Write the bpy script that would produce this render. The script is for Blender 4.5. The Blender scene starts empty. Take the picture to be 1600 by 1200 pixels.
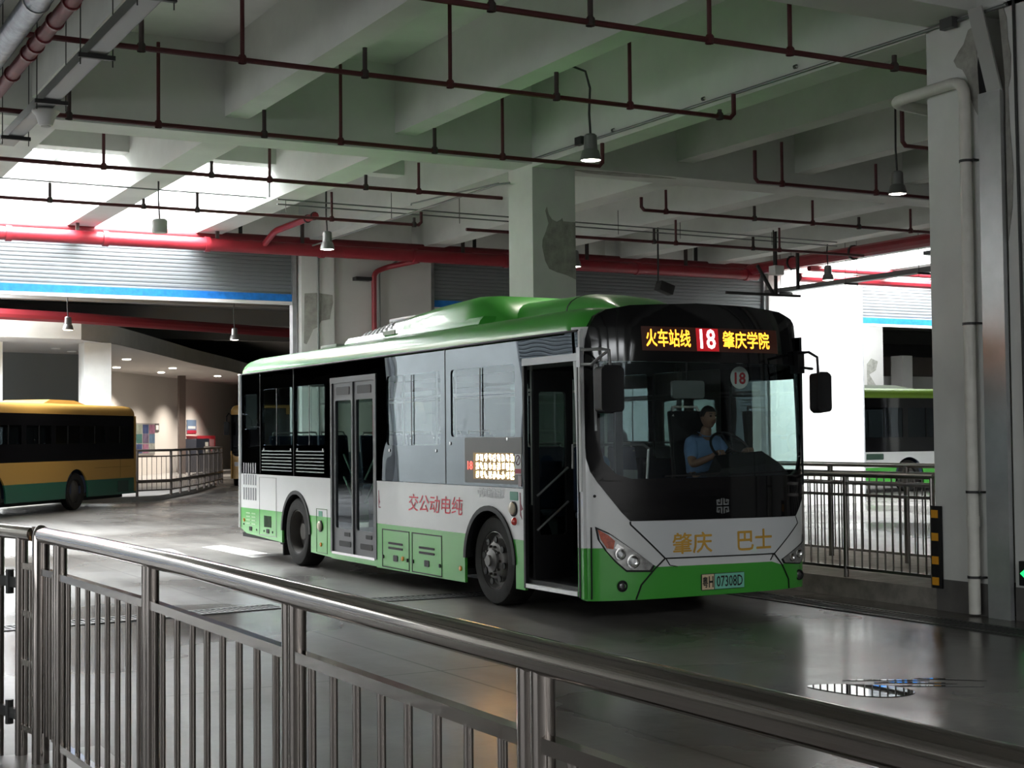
import bpy, bmesh, math, random
from mathutils import Vector as V, Matrix
from mathutils.geometry import tessellate_polygon

S = bpy.context.scene
C = S.collection
rnd = random.Random(11)
PI = math.pi

# ------------------------------------------------------------------ camera
FPX, YAW, PITCH, ROLL, EYE = 2297.6, .49932, .03615, .0093, 1.70
fw = V((math.sin(YAW) * math.cos(PITCH), math.cos(YAW) * math.cos(PITCH), math.sin(PITCH)))
rt = V((math.cos(YAW), -math.sin(YAW), 0))
dn = fw.cross(rt)
r2 = rt * math.cos(ROLL) + dn * math.sin(ROLL)
d2 = dn * math.cos(ROLL) - rt * math.sin(ROLL)
cam_data = bpy.data.cameras.new('camera')
cam_data.sensor_width = 36.0
cam_data.lens = 36.0 * FPX / 1600.0
cam_data.clip_end = 400
cam = bpy.data.objects.new('camera', cam_data)
C.objects.link(cam)
m = Matrix((r2, -d2, -fw)).transposed().to_4x4()
m.translation = V((0, 0, EYE))
cam.matrix_world = m
S.camera = cam

# ------------------------------------------------------------------ world, daylight, exposure
S.view_settings.view_transform = 'Standard'
S.view_settings.look = 'None'
S.view_settings.exposure = 0.25
S.view_settings.gamma = 1.0
S.view_settings.use_curve_mapping = False
S.cycles.use_denoising = True
S.cycles.max_bounces = 9
S.cycles.diffuse_bounces = 5
S.cycles.glossy_bounces = 4
S.cycles.transparent_max_bounces = 16
S.cycles.transmission_bounces = 4
S.cycles.sample_clamp_indirect = 6.0
S.cycles.caustics_reflective = False
S.cycles.caustics_refractive = False
W = bpy.data.worlds.new('overcast_sky')
S.world = W
W.use_nodes = True
W.node_tree.nodes['Background'].inputs[0].default_value = (.92, .97, 1.0, 1)
W.node_tree.nodes['Background'].inputs[1].default_value = 1.2


def area(name, loc, sx, sy, power, rot=(0, 0, 0), col=(.95, .98, 1.0)):
    l = bpy.data.lights.new(name, 'AREA')
    l.shape = 'RECTANGLE'
    l.size, l.size_y = sx, sy
    l.energy = power
    l.color = col
    o = bpy.data.objects.new(name, l)
    o.location = loc
    o.rotation_euler = rot
    C.objects.link(o)
    return o


# overcast daylight falling through each open roof bay along the shutter wall (X span of the bay)
SKY_L = [(-8.7, -6.8), (-6.3, -4.4), (-3.9, -2.0), (-1.0, .9), (1.4, 3.3), (3.8, 5.7), (6.2, 8.1)]
SKY_R = [(22.9, 24.9), (25.4, 27.4), (27.9, 29.9), (30.4, 32.4)]
SKY_Y0, SKY_Y1 = 23.25, 27.7
for a, b in SKY_L:
    area('roof_daylight_and_fill', ((a + b) / 2, (SKY_Y0 + SKY_Y1) / 2, 7.6), b - a, SKY_Y1 - SKY_Y0, 1450)
for a, b in SKY_R:
    area('roof_daylight_and_fill', ((a + b) / 2, (SKY_Y0 + SKY_Y1) / 2, 7.6), b - a, SKY_Y1 - SKY_Y0, 1700)
# added unseen sources: overhead light for the bus front, side light from the left
area('roof_daylight_and_fill', (5.5, -9.0, 7.4), 15, 5, 3000)  # added overhead behind the camera to brighten the bus front
area('left_side_light', (-23.5, 8, 3.0), 5.0, 22, 1000, (0, -PI / 2, 0))  # added light before the solid left wall, no gate stands there
# roof openings over the second hall's drive; right one added to light its side
HALL2 = [(-1.2, 6.8, 35.4, 42.4), (28.0, 36.0, 33.6, 37.6)]
area('roof_daylight_and_fill', (2.8, 38.9, 6.9), 8, 7, 8500)
area('roof_daylight_and_fill', (32, 35.6, 6.9), 8, 4, 900)  # added so the columns beyond the right shutter are lit

# ------------------------------------------------------------------ materials
MATS = {}


def mat(name, base, rough=.5, metal=0.0, coat=0.0, vary=0.0, scale=3.0, bump=0.0, emit=None, strength=1.0, dark=None, spec=.5):
    if name in MATS:
        return MATS[name]
    mt = bpy.data.materials.new(name)
    mt.use_nodes = True
    nt = mt.node_tree
    b = nt.nodes['Principled BSDF']
    b.inputs['Base Color'].default_value = (*base, 1)
    b.inputs['Roughness'].default_value = rough
    b.inputs['Metallic'].default_value = metal
    b.inputs['Coat Weight'].default_value = coat
    b.inputs['Coat Roughness'].default_value = .04
    b.inputs['Specular IOR Level'].default_value = spec
    if emit:
        b.inputs['Emission Color'].default_value = (*emit, 1)
        b.inputs['Emission Strength'].default_value = strength
    if vary or bump:
        tc = nt.nodes.new('ShaderNodeTexCoord')
        n = nt.nodes.new('ShaderNodeTexNoise')
        n.inputs['Scale'].default_value = scale
        n.inputs['Detail'].default_value = 6
        n.inputs['Roughness'].default_value = .6
        nt.links.new(tc.outputs['Object'], n.inputs['Vector'])
        if vary:
            r = nt.nodes.new('ShaderNodeValToRGB')
            dk = dark or tuple(c * (1 - vary) for c in base)
            r.color_ramp.elements[0].position = .3
            r.color_ramp.elements[1].position = .62
            r.color_ramp.elements[0].color = (*dk, 1)
            r.color_ramp.elements[1].color = (*base, 1)
            nt.links.new(n.outputs['Fac'], r.inputs['Fac'])
            nt.links.new(r.outputs['Color'], b.inputs['Base Color'])
        if bump:
            bp = nt.nodes.new('ShaderNodeBump')
            bp.inputs['Strength'].default_value = bump
            bp.inputs['Distance'].default_value = .02
            nt.links.new(n.outputs['Fac'], bp.inputs['Height'])
            nt.links.new(bp.outputs['Normal'], b.inputs['Normal'])
    MATS[name] = mt
    return mt


def glass(name, tint, refl=.06, rough=0.0, wave=0.0, gcol=(.82, .91, 1.0)):
    """thin tinted pane: see-through tint with a mirror coat"""
    mt = bpy.data.materials.new(name)
    mt.use_nodes = True
    nt = mt.node_tree
    nt.nodes.remove(nt.nodes['Principled BSDF'])
    out = nt.nodes['Material Output']
    t = nt.nodes.new('ShaderNodeBsdfTransparent')
    t.inputs['Color'].default_value = (*tint, 1)
    g = nt.nodes.new('ShaderNodeBsdfGlossy')
    g.inputs['Roughness'].default_value = rough
    g.inputs['Color'].default_value = (*gcol, 1)
    f = nt.nodes.new('ShaderNodeLayerWeight')
    f.inputs['Blend'].default_value = .5
    p = nt.nodes.new('ShaderNodeMath')
    p.operation = 'POWER'
    p.inputs[1].default_value = 4.0
    a = nt.nodes.new('ShaderNodeMath')
    a.operation = 'MULTIPLY_ADD'
    a.use_clamp = True
    a.inputs[1].default_value = 1 - refl
    a.inputs[2].default_value = refl
    mx = nt.nodes.new('ShaderNodeMixShader')
    nt.links.new(f.outputs['Facing'], p.inputs[0])
    nt.links.new(p.outputs[0], a.inputs[0])
    nt.links.new(a.outputs[0], mx.inputs[0])
    nt.links.new(t.outputs[0], mx.inputs[1])
    nt.links.new(g.outputs[0], mx.inputs[2])
    nt.links.new(mx.outputs[0], out.inputs['Surface'])
    if wave:
        tc = nt.nodes.new('ShaderNodeTexCoord')
        n = nt.nodes.new('ShaderNodeTexNoise')
        n.inputs['Scale'].default_value = 1.1
        n.inputs['Detail'].default_value = 1
        bp = nt.nodes.new('ShaderNodeBump')
        bp.inputs['Strength'].default_value = wave
        bp.inputs['Distance'].default_value = .05
        nt.links.new(tc.outputs['Object'], n.inputs['Vector'])
        nt.links.new(n.outputs['Fac'], bp.inputs['Height'])
        nt.links.new(bp.outputs['Normal'], g.inputs['Normal'])
    MATS[name] = mt
    return mt


def floor_material():
    mt = bpy.data.materials.new('wet_concrete_road')
    mt.use_nodes = True
    nt = mt.node_tree
    N, L = nt.nodes, nt.links
    b = N['Principled BSDF']
    tc = N.new('ShaderNodeTexCoord')
    n1 = N.new('ShaderNodeTexNoise'); n1.inputs['Scale'].default_value = .22; n1.inputs['Detail'].default_value = 5
    n2 = N.new('ShaderNodeTexNoise'); n2.inputs['Scale'].default_value = 2.3; n2.inputs['Detail'].default_value = 8; n2.inputs['Roughness'].default_value = .7
    mp = N.new('ShaderNodeMapping'); mp.inputs['Scale'].default_value = (3.2, .35, 1)
    n3 = N.new('ShaderNodeTexNoise'); n3.inputs['Scale'].default_value = 1.0; n3.inputs['Detail'].default_value = 6
    br = N.new('ShaderNodeTexBrick')
    br.offset = 0.0
    br.inputs['Scale'].default_value = 1.0
    br.inputs['Mortar Size'].default_value = .012
    br.inputs['Mortar Smooth'].default_value = .2
    br.inputs['Brick Width'].default_value = 4.1
    br.inputs['Row Height'].default_value = 4.75
    br.inputs['Color1'].default_value = (1, 1, 1, 1)
    br.inputs['Color2'].default_value = (.93, .93, .93, 1)
    br.inputs['Mortar'].default_value = (.25, .25, .25, 1)
    for n in (n1, n2, br):
        L.new(tc.outputs['Object'], n.inputs['Vector'])
    L.new(tc.outputs['Object'], mp.inputs['Vector']); L.new(mp.outputs[0], n3.inputs['Vector'])
    r1 = N.new('ShaderNodeValToRGB')
    r1.color_ramp.elements[0].position = .35; r1.color_ramp.elements[0].color = (.085, .080, .075, 1)
    r1.color_ramp.elements[1].position = .68; r1.color_ramp.elements[1].color = (.195, .186, .173, 1)
    add = N.new('ShaderNodeMath'); add.operation = 'MULTIPLY_ADD'; add.inputs[1].default_value = .5
    half = N.new('ShaderNodeMath'); half.operation = 'MULTIPLY'; half.inputs[1].default_value = .5
    L.new(n1.outputs['Fac'], half.inputs[0]); L.new(n3.outputs['Fac'], add.inputs[0]); L.new(half.outputs[0], add.inputs[2])
    L.new(add.outputs[0], r1.inputs['Fac'])
    r2_ = N.new('ShaderNodeValToRGB')
    r2_.color_ramp.elements[0].position = .3; r2_.color_ramp.elements[0].color = (.75, .75, .75, 1)
    r2_.color_ramp.elements[1].position = .65; r2_.color_ramp.elements[1].color = (1, 1, 1, 1)
    L.new(n2.outputs['Fac'], r2_.inputs['Fac'])
    m1 = N.new('ShaderNodeMixRGB'); m1.blend_type = 'MULTIPLY'; m1.inputs[0].default_value = 1
    m2 = N.new('ShaderNodeMixRGB'); m2.blend_type = 'MULTIPLY'; m2.inputs[0].default_value = 1
    L.new(r1.outputs[0], m1.inputs[1]); L.new(r2_.outputs[0], m1.inputs[2])
    L.new(m1.outputs[0], m2.inputs[1]); L.new(br.outputs['Color'], m2.inputs[2])
    L.new(m2.outputs[0], b.inputs['Base Color'])
    rr = N.new('ShaderNodeMapRange')
    rr.inputs['From Min'].default_value = .35; rr.inputs['From Max'].default_value = .65
    rr.inputs['To Min'].default_value = .17; rr.inputs['To Max'].default_value = .46
    L.new(n1.outputs['Fac'], rr.inputs['Value']); L.new(rr.outputs[0], b.inputs['Roughness'])
    b.inputs['Specular IOR Level'].default_value = .28
    n4 = N.new('ShaderNodeTexNoise'); n4.inputs['Scale'].default_value = 1.7; n4.inputs['Detail'].default_value = 3
    L.new(tc.outputs['Object'], n4.inputs['Vector'])
    hs = N.new('ShaderNodeMath'); hs.operation = 'MULTIPLY_ADD'; hs.inputs[1].default_value = 2.2
    L.new(n4.outputs['Fac'], hs.inputs[0]); L.new(n2.outputs['Fac'], hs.inputs[2])
    bp = N.new('ShaderNodeBump'); bp.inputs['Strength'].default_value = .22; bp.inputs['Distance'].default_value = .012
    L.new(hs.outputs[0], bp.inputs['Height']); L.new(bp.outputs[0], b.inputs['Normal'])
    return mt


paint = mat('white_painted_concrete', (.70, .71, .685), .75, vary=.13, scale=1.3, bump=.12)
paint2 = mat('white_painted_ceiling', (.66, .675, .645), .8, vary=.16, scale=.8, bump=.08)
wallm = mat('grey_white_plaster', (.60, .585, .57), .8, vary=.10, scale=1.0)
plaster = mat('bare_grey_render', (.38, .375, .34), .9, vary=.4, scale=6, bump=.3)
basedark = mat('dark_painted_base', (.11, .105, .10), .7, vary=.3, scale=4)
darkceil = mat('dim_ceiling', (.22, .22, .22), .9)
roadm = floor_material()
curbm = mat('worn_kerb_concrete', (.24, .225, .20), .75, vary=.45, scale=5, bump=.3)
platm = mat('platform_concrete', (.30, .29, .28), .4, vary=.2, scale=2)
redp = mat('red_sprinkler_pipe', (.085, .010, .013), .5, vary=.25, scale=8)
redm = mat('red_main_pipe', (.26, .016, .026), .38, vary=.2, scale=3)
blackm = mat('black_steel', (.02, .02, .02), .5)
greym = mat('grey_galvanised', (.36, .37, .38), .42, .5, vary=.25, scale=5)
steel = mat('polished_stainless_steel', (.36, .325, .305), .085, 1.0)
steel2 = mat('stainless_fence_tube', (.30, .28, .265), .30, 1.0)
shut = mat('shutter_slat_grey', (.19, .205, .215), .5, .3)
bluem = mat('blue_bar_cover', (.012, .17, .55), .4, vary=.35, scale=9, bump=.4)
whitem = mat('white_plastic', (.75, .75, .74), .45)
pvc = mat('white_pvc_pipe', (.66, .65, .60), .45, vary=.2, scale=3)
zinc = mat('galvanised_sheet', (.50, .51, .52), .34, .75, vary=.2, scale=2.5)
foil = mat('foil_pipe_insulation', (.24, .26, .30), .4, .6, vary=.45, scale=9, bump=.5)
greenp = mat('green_coach_paint', (.055, .345, .042), .32, 0, .45)
whitep = mat('white_coach_paint', (.70, .71, .71), .32, 0, .5, vary=.05, scale=2)
blackp = mat('black_gloss_panel', (.005, .005, .006), .06, 0, 0, spec=.35)
mattb = mat('matt_black_plastic', (.010, .010, .011), .55, spec=.25)
darkgrey = mat('dark_grey_door_frame', (.07, .072, .076), .4, .3)
rubber = mat('tyre_rubber', (.016, .015, .014), .8, vary=.4, scale=10, spec=.2)
rim = mat('steel_wheel_disc', (.15, .145, .14), .5, .5, vary=.4, scale=9)
chrome = mat('chrome', (.8, .8, .8), .12, 1)
inner = mat('bus_interior_grey', (.10, .105, .105), .7)
seatm = mat('dark_blue_seat_fabric', (.018, .03, .07), .8)
yellowr = mat('yellow_grab_rail', (.62, .60, .55), .35)
amber = mat('amber_lens', (.75, .30, .04), .25, 0, .5)
redl = mat('red_lens', (.55, .03, .02), .2, 0, .7)
goldm = mat('gold_lettering', (.58, .33, .05), .4)
redt = mat('red_script_lettering', (.80, .10, .13), .6)
lampon = mat('lamp_lens_lit', (1, 1, 1), .3, emit=(1, .93, .80), strength=14)
glass_side = glass('tinted_side_glass', (.58, .71, .695), .10, 0, .10)
glass_wind = glass('windscreen_glass', (.74, .84, .82), .035, 0, .02)
glass_door = glass('door_glass', (.34, .46, .42), .05, 0, .05)
glass_clear = glass('clear_rear_glass', (.85, .92, .90), .03)
glass_far = glass('dark_coach_glass', (.12, .14, .15), .03, 0, .05)
band_glass = glass('black_backed_glass', (0, 0, 0), .05, 0, .10)

# ------------------------------------------------------------------ geometry helpers
class MB:
    def __init__(self):
        self.bm = bmesh.new()
        self.mi = 0

    def face(self, pts, mi=None):
        vs = [self.bm.verts.new(p) for p in pts]
        try:
            f = self.bm.faces.new(vs)
            f.material_index = self.mi if mi is None else mi
            return f
        except ValueError:
            return None

    def box(self, x0, x1, y0, y1, z0, z1):
        p = [(x, y, z) for x in (x0, x1) for y in (y0, y1) for z in (z0, z1)]
        v = [self.bm.verts.new(q) for q in p]
        for f in ((0, 1, 3, 2), (4, 6, 7, 5), (0, 4, 5, 1), (2, 3, 7, 6), (0, 2, 6, 4), (1, 5, 7, 3)):
            self.bm.faces.new([v[i] for i in f]).material_index = self.mi
        return self

    def obox(self, c, ax, ay, az):
        """box from a centre and three half-axis vectors"""
        c, ax, ay, az = V(c), V(ax), V(ay), V(az)
        v = [self.bm.verts.new(c + ax * i + ay * j + az * k) for i in (-1, 1) for j in (-1, 1) for k in (-1, 1)]
        for f in ((0, 1, 3, 2), (4, 6, 7, 5), (0, 4, 5, 1), (2, 3, 7, 6), (0, 2, 6, 4), (1, 5, 7, 3)):
            self.bm.faces.new([v[i] for i in f]).material_index = self.mi
        return self

    def bar(self, a, b, wx, wz):
        """rectangular bar from a to b"""
        a, b = V(a), V(b)
        d = (b - a).normalized()
        up = V((0, 0, 1)) if abs(d.z) < .9 else V((0, 1, 0))
        s = d.cross(up).normalized()
        u = s.cross(d)
        return self.obox((a + b) / 2, (b - a) / 2, s * wx / 2, u * wz / 2)

    def tube(self, pts, r, n=10, cap=True):
        pts = [V(p) for p in pts]
        rs = r if isinstance(r, (list, tuple)) else [r] * len(pts)
        rings = []
        ref = None
        for i, p in enumerate(pts):
            if i == 0:
                d = pts[1] - p
            elif i == len(pts) - 1:
                d = p - pts[i - 1]
            else:
                d = (pts[i + 1] - p).normalized() + (p - pts[i - 1]).normalized()
            d.normalize()
            if ref is None:
                ref = V((0, 0, 1)) if abs(d.z) < .9 else V((1, 0, 0))
            s = d.cross(ref).normalized()
            u = s.cross(d).normalized()
            ref = u
            rings.append([self.bm.verts.new(p + (s * math.cos(2 * PI * k / n) + u * math.sin(2 * PI * k / n)) * rs[i]) for k in range(n)])
        for a, b in zip(rings, rings[1:]):
            for k in range(n):
                self.bm.faces.new((a[k], a[(k + 1) % n], b[(k + 1) % n], b[k])).material_index = self.mi
        if cap:
            self.bm.faces.new(rings[0][::-1]).material_index = self.mi
            self.bm.faces.new(rings[-1]).material_index = self.mi
        return self

    def lathe(self, prof, o, axis=(0, 0, 1), n=24):
        o, ax = V(o), V(axis).normalized()
        s = ax.orthogonal().normalized()
        t = ax.cross(s)
        rings = []
        for r, h in prof:
            if r < 1e-6:
                rings.append([self.bm.verts.new(o + ax * h)])
            else:
                rings.append([self.bm.verts.new(o + ax * h + (s * math.cos(2 * PI * k / n) + t * math.sin(2 * PI * k / n)) * r) for k in range(n)])
        for a, b in zip(rings, rings[1:]):
            for k in range(n):
                q = [a[k % len(a)], a[(k + 1) % len(a)], b[(k + 1) % len(b)], b[k % len(b)]]
                u = []
                for x in q:
                    if x not in u:
                        u.append(x)
                if len(u) > 2:
                    try:
                        self.bm.faces.new(u).material_index = self.mi
                    except ValueError:
                        pass
        return self

    def panel(self, outer, fn, w0, w1, holes=(), step=None):
        """a flat outline (u, v) with holes, bent by fn(u, v, w), from depth w0 to w1"""
        b = bmesh.new()
        loops = [[V((u, v, 0)) for u, v in outer]] + [[V((u, v, 0)) for u, v in h] for h in holes]
        flat = [p for l in loops for p in l]
        vs = [b.verts.new(p) for p in flat]
        for t in tessellate_polygon(loops):
            try:
                b.faces.new([vs[i] for i in t])
            except ValueError:
                pass
        if step:
            for ax in (0, 1):
                st = step if not isinstance(step, tuple) else step[ax]
                if not st:
                    continue
                lo, hi = min(p[ax] for p in flat), max(p[ax] for p in flat)
                k = math.floor(lo / st) + 1
                while k * st < hi:
                    co = V((0, 0, 0)); co[ax] = k * st
                    no = V((0, 0, 0)); no[ax] = 1
                    bmesh.ops.bisect_plane(b, geom=b.verts[:] + b.edges[:] + b.faces[:], plane_co=co, plane_no=no, dist=1e-5)
                    k += 1
        b.verts.ensure_lookup_table()
        top, bot = {}, {}
        for v in b.verts:
            top[v] = self.bm.verts.new(fn(v.co.x, v.co.y, w1))
            if w0 != w1:
                bot[v] = self.bm.verts.new(fn(v.co.x, v.co.y, w0))
        for f in b.faces:
            try:
                self.bm.faces.new([top[v] for v in f.verts]).material_index = self.mi
                if w0 != w1:
                    self.bm.faces.new([bot[v] for v in reversed(f.verts)]).material_index = self.mi
            except ValueError:
                pass
        if w0 != w1:
            for e in b.edges:
                if len(e.link_faces) == 1:
                    a, c = e.verts
                    try:
                        self.bm.faces.new((top[a], top[c], bot[c], bot[a])).material_index = self.mi
                    except ValueError:
                        pass
        b.free()
        return self

    def loft(self, sections, close=False, caps=True):
        rings = [[self.bm.verts.new(p) for p in s] for s in sections]
        n = len(rings[0])
        for a, b in zip(rings, rings[1:]):
            for k in range(n if close else n - 1):
                try:
                    self.bm.faces.new((a[k], a[(k + 1) % n], b[(k + 1) % n], b[k])).material_index = self.mi
                except ValueError:
                    pass
        if caps:
            for r in (rings[0][::-1], rings[-1]):
                try:
                    self.bm.faces.new(r).material_index = self.mi
                except ValueError:
                    pass
        return self

    def build(self, name, mats, parent=None, smooth=35, bevel=0.0):
        bm = self.bm
        bmesh.ops.remove_doubles(bm, verts=bm.verts, dist=1e-5)
        if bevel:
            bmesh.ops.bevel(bm, geom=[e for e in bm.edges if len(e.link_faces) == 2 and e.calc_face_angle(0) > .5], offset=bevel, segments=2, affect='EDGES', profile=.6)
        bmesh.ops.recalc_face_normals(bm, faces=bm.faces)
        if parent is not None:
            off = V(parent.get('_off', (0, 0, 0)))
        else:
            if not bm.verts:
                off = V((0, 0, 0))
            else:
                xs = [v.co for v in bm.verts]
                off = V(((min(p.x for p in xs) + max(p.x for p in xs)) / 2, (min(p.y for p in xs) + max(p.y for p in xs)) / 2, min(p.z for p in xs)))
        bmesh.ops.translate(bm, verts=bm.verts, vec=-off)
        me = bpy.data.meshes.new(name)
        bm.to_mesh(me)
        bm.free()
        for mt in (mats if isinstance(mats, (list, tuple)) else [mats]):
            me.materials.append(mt)
        o = bpy.data.objects.new(name, me)
        C.objects.link(o)
        if smooth:
            me.shade_smooth()
            me.set_sharp_from_angle(angle=math.radians(smooth))
        if parent is not None:
            o.parent = parent
            o['_off'] = tuple(off)
        else:
            o.location = off
            o['_off'] = tuple(off)
        return o


def tag(o, label=None, cat=None, group=None, kind=None):
    if label: o['label'] = label
    if cat: o['category'] = cat
    if group: o['group'] = group
    if kind: o['kind'] = kind
    return o


def thing(name, loc, label, cat, group=None, rz=0, local=False):
    """an Empty at a thing's base; parts are built in world coordinates unless local"""
    o = bpy.data.objects.new(name, None)
    o.empty_display_size = .2
    C.objects.link(o)
    o.location = loc
    o.rotation_euler = (0, 0, rz)
    o['_off'] = (0, 0, 0) if local else tuple(loc)
    return tag(o, label, cat, group)


def struct(name, mb, mats, label, smooth=35):
    o = mb.build(name, mats, None, smooth)
    return tag(o, label, name.split('_')[0], kind='structure')


def box(x0, x1, y0, y1, z0, z1):
    return MB().box(x0, x1, y0, y1, z0, z1)


def copy_tree(o, parent=None):
    c = o.copy()
    C.objects.link(c)
    if parent is not None:
        c.parent = parent
    for ch in list(o.children):
        copy_tree(ch, c)
    return c


def arc(cx, cy, r, a0, a1, n):
    return [(cx + r * math.cos(math.radians(a0 + (a1 - a0) * i / n)), cy + r * math.sin(math.radians(a0 + (a1 - a0) * i / n))) for i in range(n + 1)]


def rrect(u0, u1, v0, v1, r=.05, n=3):
    return arc(u1 - r, v1 - r, r, 0, 90, n) + arc(u0 + r, v1 - r, r, 90, 180, n) + arc(u0 + r, v0 + r, r, 180, 270, n) + arc(u1 - r, v0 + r, r, 270, 360, n)


def lettering(txt, u0, u1, v0, v1, fn, w, bold=0.0, depth=0.0, shear=0.0):
    """mesh of a line of writing fitted to a rectangle of (u, v) and bent by fn"""
    cu = bpy.data.curves.new('lettering', 'FONT')
    cu.body = txt
    cu.size = 1
    cu.resolution_u = 2
    cu.shear = shear
    o = bpy.data.objects.new('lettering', cu)
    C.objects.link(o)
    dg = bpy.context.evaluated_depsgraph_get()
    me = bpy.data.meshes.new_from_object(o.evaluated_get(dg))
    mb = MB()
    mb.bm.from_mesh(me)
    bpy.data.objects.remove(o)
    bpy.data.curves.remove(cu)
    bpy.data.meshes.remove(me)
    vs = mb.bm.verts[:]
    if not vs:
        return mb
    xa, xb = min(v.co.x for v in vs), max(v.co.x for v in vs)
    ya, yb = min(v.co.y for v in vs), max(v.co.y for v in vs)
    if bold:                                   # thicken the strokes: a few copies set side by side
        lift = 0.0
        g0 = mb.bm.verts[:] + mb.bm.edges[:] + mb.bm.faces[:]
        for dx, dy in ((bold, 0), (-bold, 0), (0, bold), (0, -bold)):
            d = bmesh.ops.duplicate(mb.bm, geom=g0)
            bmesh.ops.translate(mb.bm, verts=[g for g in d['geom'] if isinstance(g, bmesh.types.BMVert)], vec=(dx, dy, 0))
            lift += .0004
            for g in d['geom']:
                if isinstance(g, bmesh.types.BMVert):
                    g.co.z += lift
        vs = mb.bm.verts[:]
    if depth:
        r = bmesh.ops.extrude_face_region(mb.bm, geom=mb.bm.faces[:])
        ext = set(g for g in r['geom'] if isinstance(g, bmesh.types.BMVert))
    else:
        ext = set()
    for v in mb.bm.verts:
        u = u0 + (v.co.x - xa) / (xb - xa) * (u1 - u0)
        q = v0 + (v.co.y - ya) / (yb - ya) * (v1 - v0)
        v.co = V(fn(u, q, w + v.co.z * (0 if depth else 1) + (depth if v in ext else 0)))
    return mb

# ------------------------------------------------------------------ the hall: floor, slab, beams, columns, walls
f = MB()
f.box(-26, 60, -14, 100, -.3, 0)
struct('floor', f, roadm, 'wet grey concrete road surface of the bus station')

ZS = 6.85
def slab(x0, x1, y0, y1, z0=ZS, z1=ZS + .2):
    return box(x0, x1, y0, y1, z0, z1)
c = MB()
c.box(-26, 60, -6.5, SKY_Y0 - .25, ZS, ZS + .2).box(-26, 60, -14, -11.5, ZS, ZS + .2).box(-26, -2, -11.5, -6.5, ZS, ZS + .2).box(13, 60, -11.5, -6.5, ZS, ZS + .2)
xs = -26
for a, b in SKY_L + SKY_R:
    c.box(xs, a, SKY_Y0 - .25, 28.6, ZS, ZS + .2)
    xs = b
c.box(xs, 60, SKY_Y0 - .25, 28.6, ZS, ZS + .2)
struct('ceiling', c, paint2, 'pale painted concrete slab between the beams')
# upstand walls of the roof openings
for i, (a, b) in enumerate(SKY_L + SKY_R):
    u = MB()
    u.box(a - .1, a, SKY_Y0, SKY_Y1, ZS + .2, 7.7)
    u.box(b, b + .1, SKY_Y0, SKY_Y1, ZS + .2, 7.7)
    u.box(a - .1, b + .1, SKY_Y0 - .1, SKY_Y0, ZS + .2, 7.7)
    u.box(a - .1, b + .1, SKY_Y1, SKY_Y1 + .1, ZS + .2, 7.7)
    struct('trim_%d' % (i + 1), u, paint, 'white upstand around an open roof bay')

def beam(x0, x1, y0, y1, z0, lab, m=paint2):
    return struct('beam', box(x0, x1, y0, y1, z0, ZS), m, lab)

# cross girders (along X) on the column rows
beam(-26, 60, 18.4, 18.98, 5.65, 'deep cross girder running left from the middle column', paint2)
beam(-26, 60, 9.9, 10.5, 5.65, 'cross girder overhead meeting the column on the right')
# main girders (along Y)
for x, n in ((10.4, 'middle column to the right column'), (-1.5, 'left of the picture'), (22.4, 'far right bay')):
    beam(x, x + .4, -14, 9.9, 5.6, 'main girder overhead, %s, near length' % n)
    beam(x, x + .4, 10.5, 18.4, 5.6, 'main girder from the %s, with a conduit along its side' % n)
    beam(x, x + .4, 18.98, 28.6, 5.65, 'main girder beyond the cross girder, %s' % n)
# secondary beams, near bays and far bays
for i, xc in enumerate((-6.1, -3.7, 1.15, 3.57, 5.99, 8.4, 13.1, 15.4, 17.7, 20.0, 24.9, 27.3, 29.7)):
    beam(xc - .16, xc + .16, 10.5, 18.4, 5.89, 'slim ceiling beam in the near bay, number %d from the left' % (i + 1))
    if i in (3, 4, 5):
        beam(xc - .16, xc + .16, -14, 9.9, 5.89, 'slim ceiling beam over the platform, number %d' % i)
FAR = [(-6.8, -6.3), (-4.4, -3.9), (.9, 1.4), (3.3, 3.8), (5.7, 6.2), (8.1, 8.6), (12.9, 13.35), (15.3, 15.75), (17.7, 18.15), (20.1, 20.55), (24.9, 25.4), (27.4, 27.9), (29.9, 30.4)]
for i, (a, b) in enumerate(FAR):
    beam(a, b, 18.98, 28.6, 5.65, 'broad ceiling beam in the far bay by the shutters, number %d from the left' % (i + 1))
beam(-26, 10.4, 22.85, 23.2, 6.2, 'cross beam along the edge of the left roof openings')
beam(22.8, 60, 22.85, 23.2, 6.2, 'cross beam along the edge of the right roof openings')

# grey bare-render patches where paint has come off
def patch(pts, fn, lab):
    o = MB().panel(pts, fn, 0, .006).build('plaster_patch', plaster)
    return tag(o, lab, 'plaster patch')

patch([(11.2, 18.55), (11.7, 18.47), (12.4, 18.45), (13.0, 18.5), (12.6, 18.6), (12.0, 18.7), (11.5, 18.68)], lambda u, v, w: (u, v, 5.648 - w), 'grey rubbed stain under the girder right of the middle column')

# columns
col = MB().box(10.4, 11.12, 18.4, 19.12, 0, 5.65)
struct('column', col, paint, 'square white concrete column standing behind the bus')
patch([(10.635, 5.04), (10.665, 4.93), (10.72, 4.86), (10.8, 4.83), (10.875, 4.87), (10.89, 4.89), (10.91, 4.842), (11.116, 4.844), (11.116, 4.0), (10.95, 4.06), (10.8, 4.09), (10.667, 4.136), (10.6, 4.25), (10.553, 4.45), (10.56, 4.56), (10.62, 4.69), (10.66, 4.8), (10.61, 4.98)],
      lambda u, v, w: (u, 18.398 - w, v), 'bare grey render patch on the middle column')
def right_col(y0, y1, lab):
    m_ = MB().box(10.4, 11.1, y0, y1, .30, 5.65)
    m_.mi = 1
    m_.box(10.395, 11.1, y0, y1, 0, .30)
    struct('column', m_, [paint, basedark], lab)
right_col(9.86, 10.55, 'grey-white column at the right behind the white drain pipe')
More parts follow.
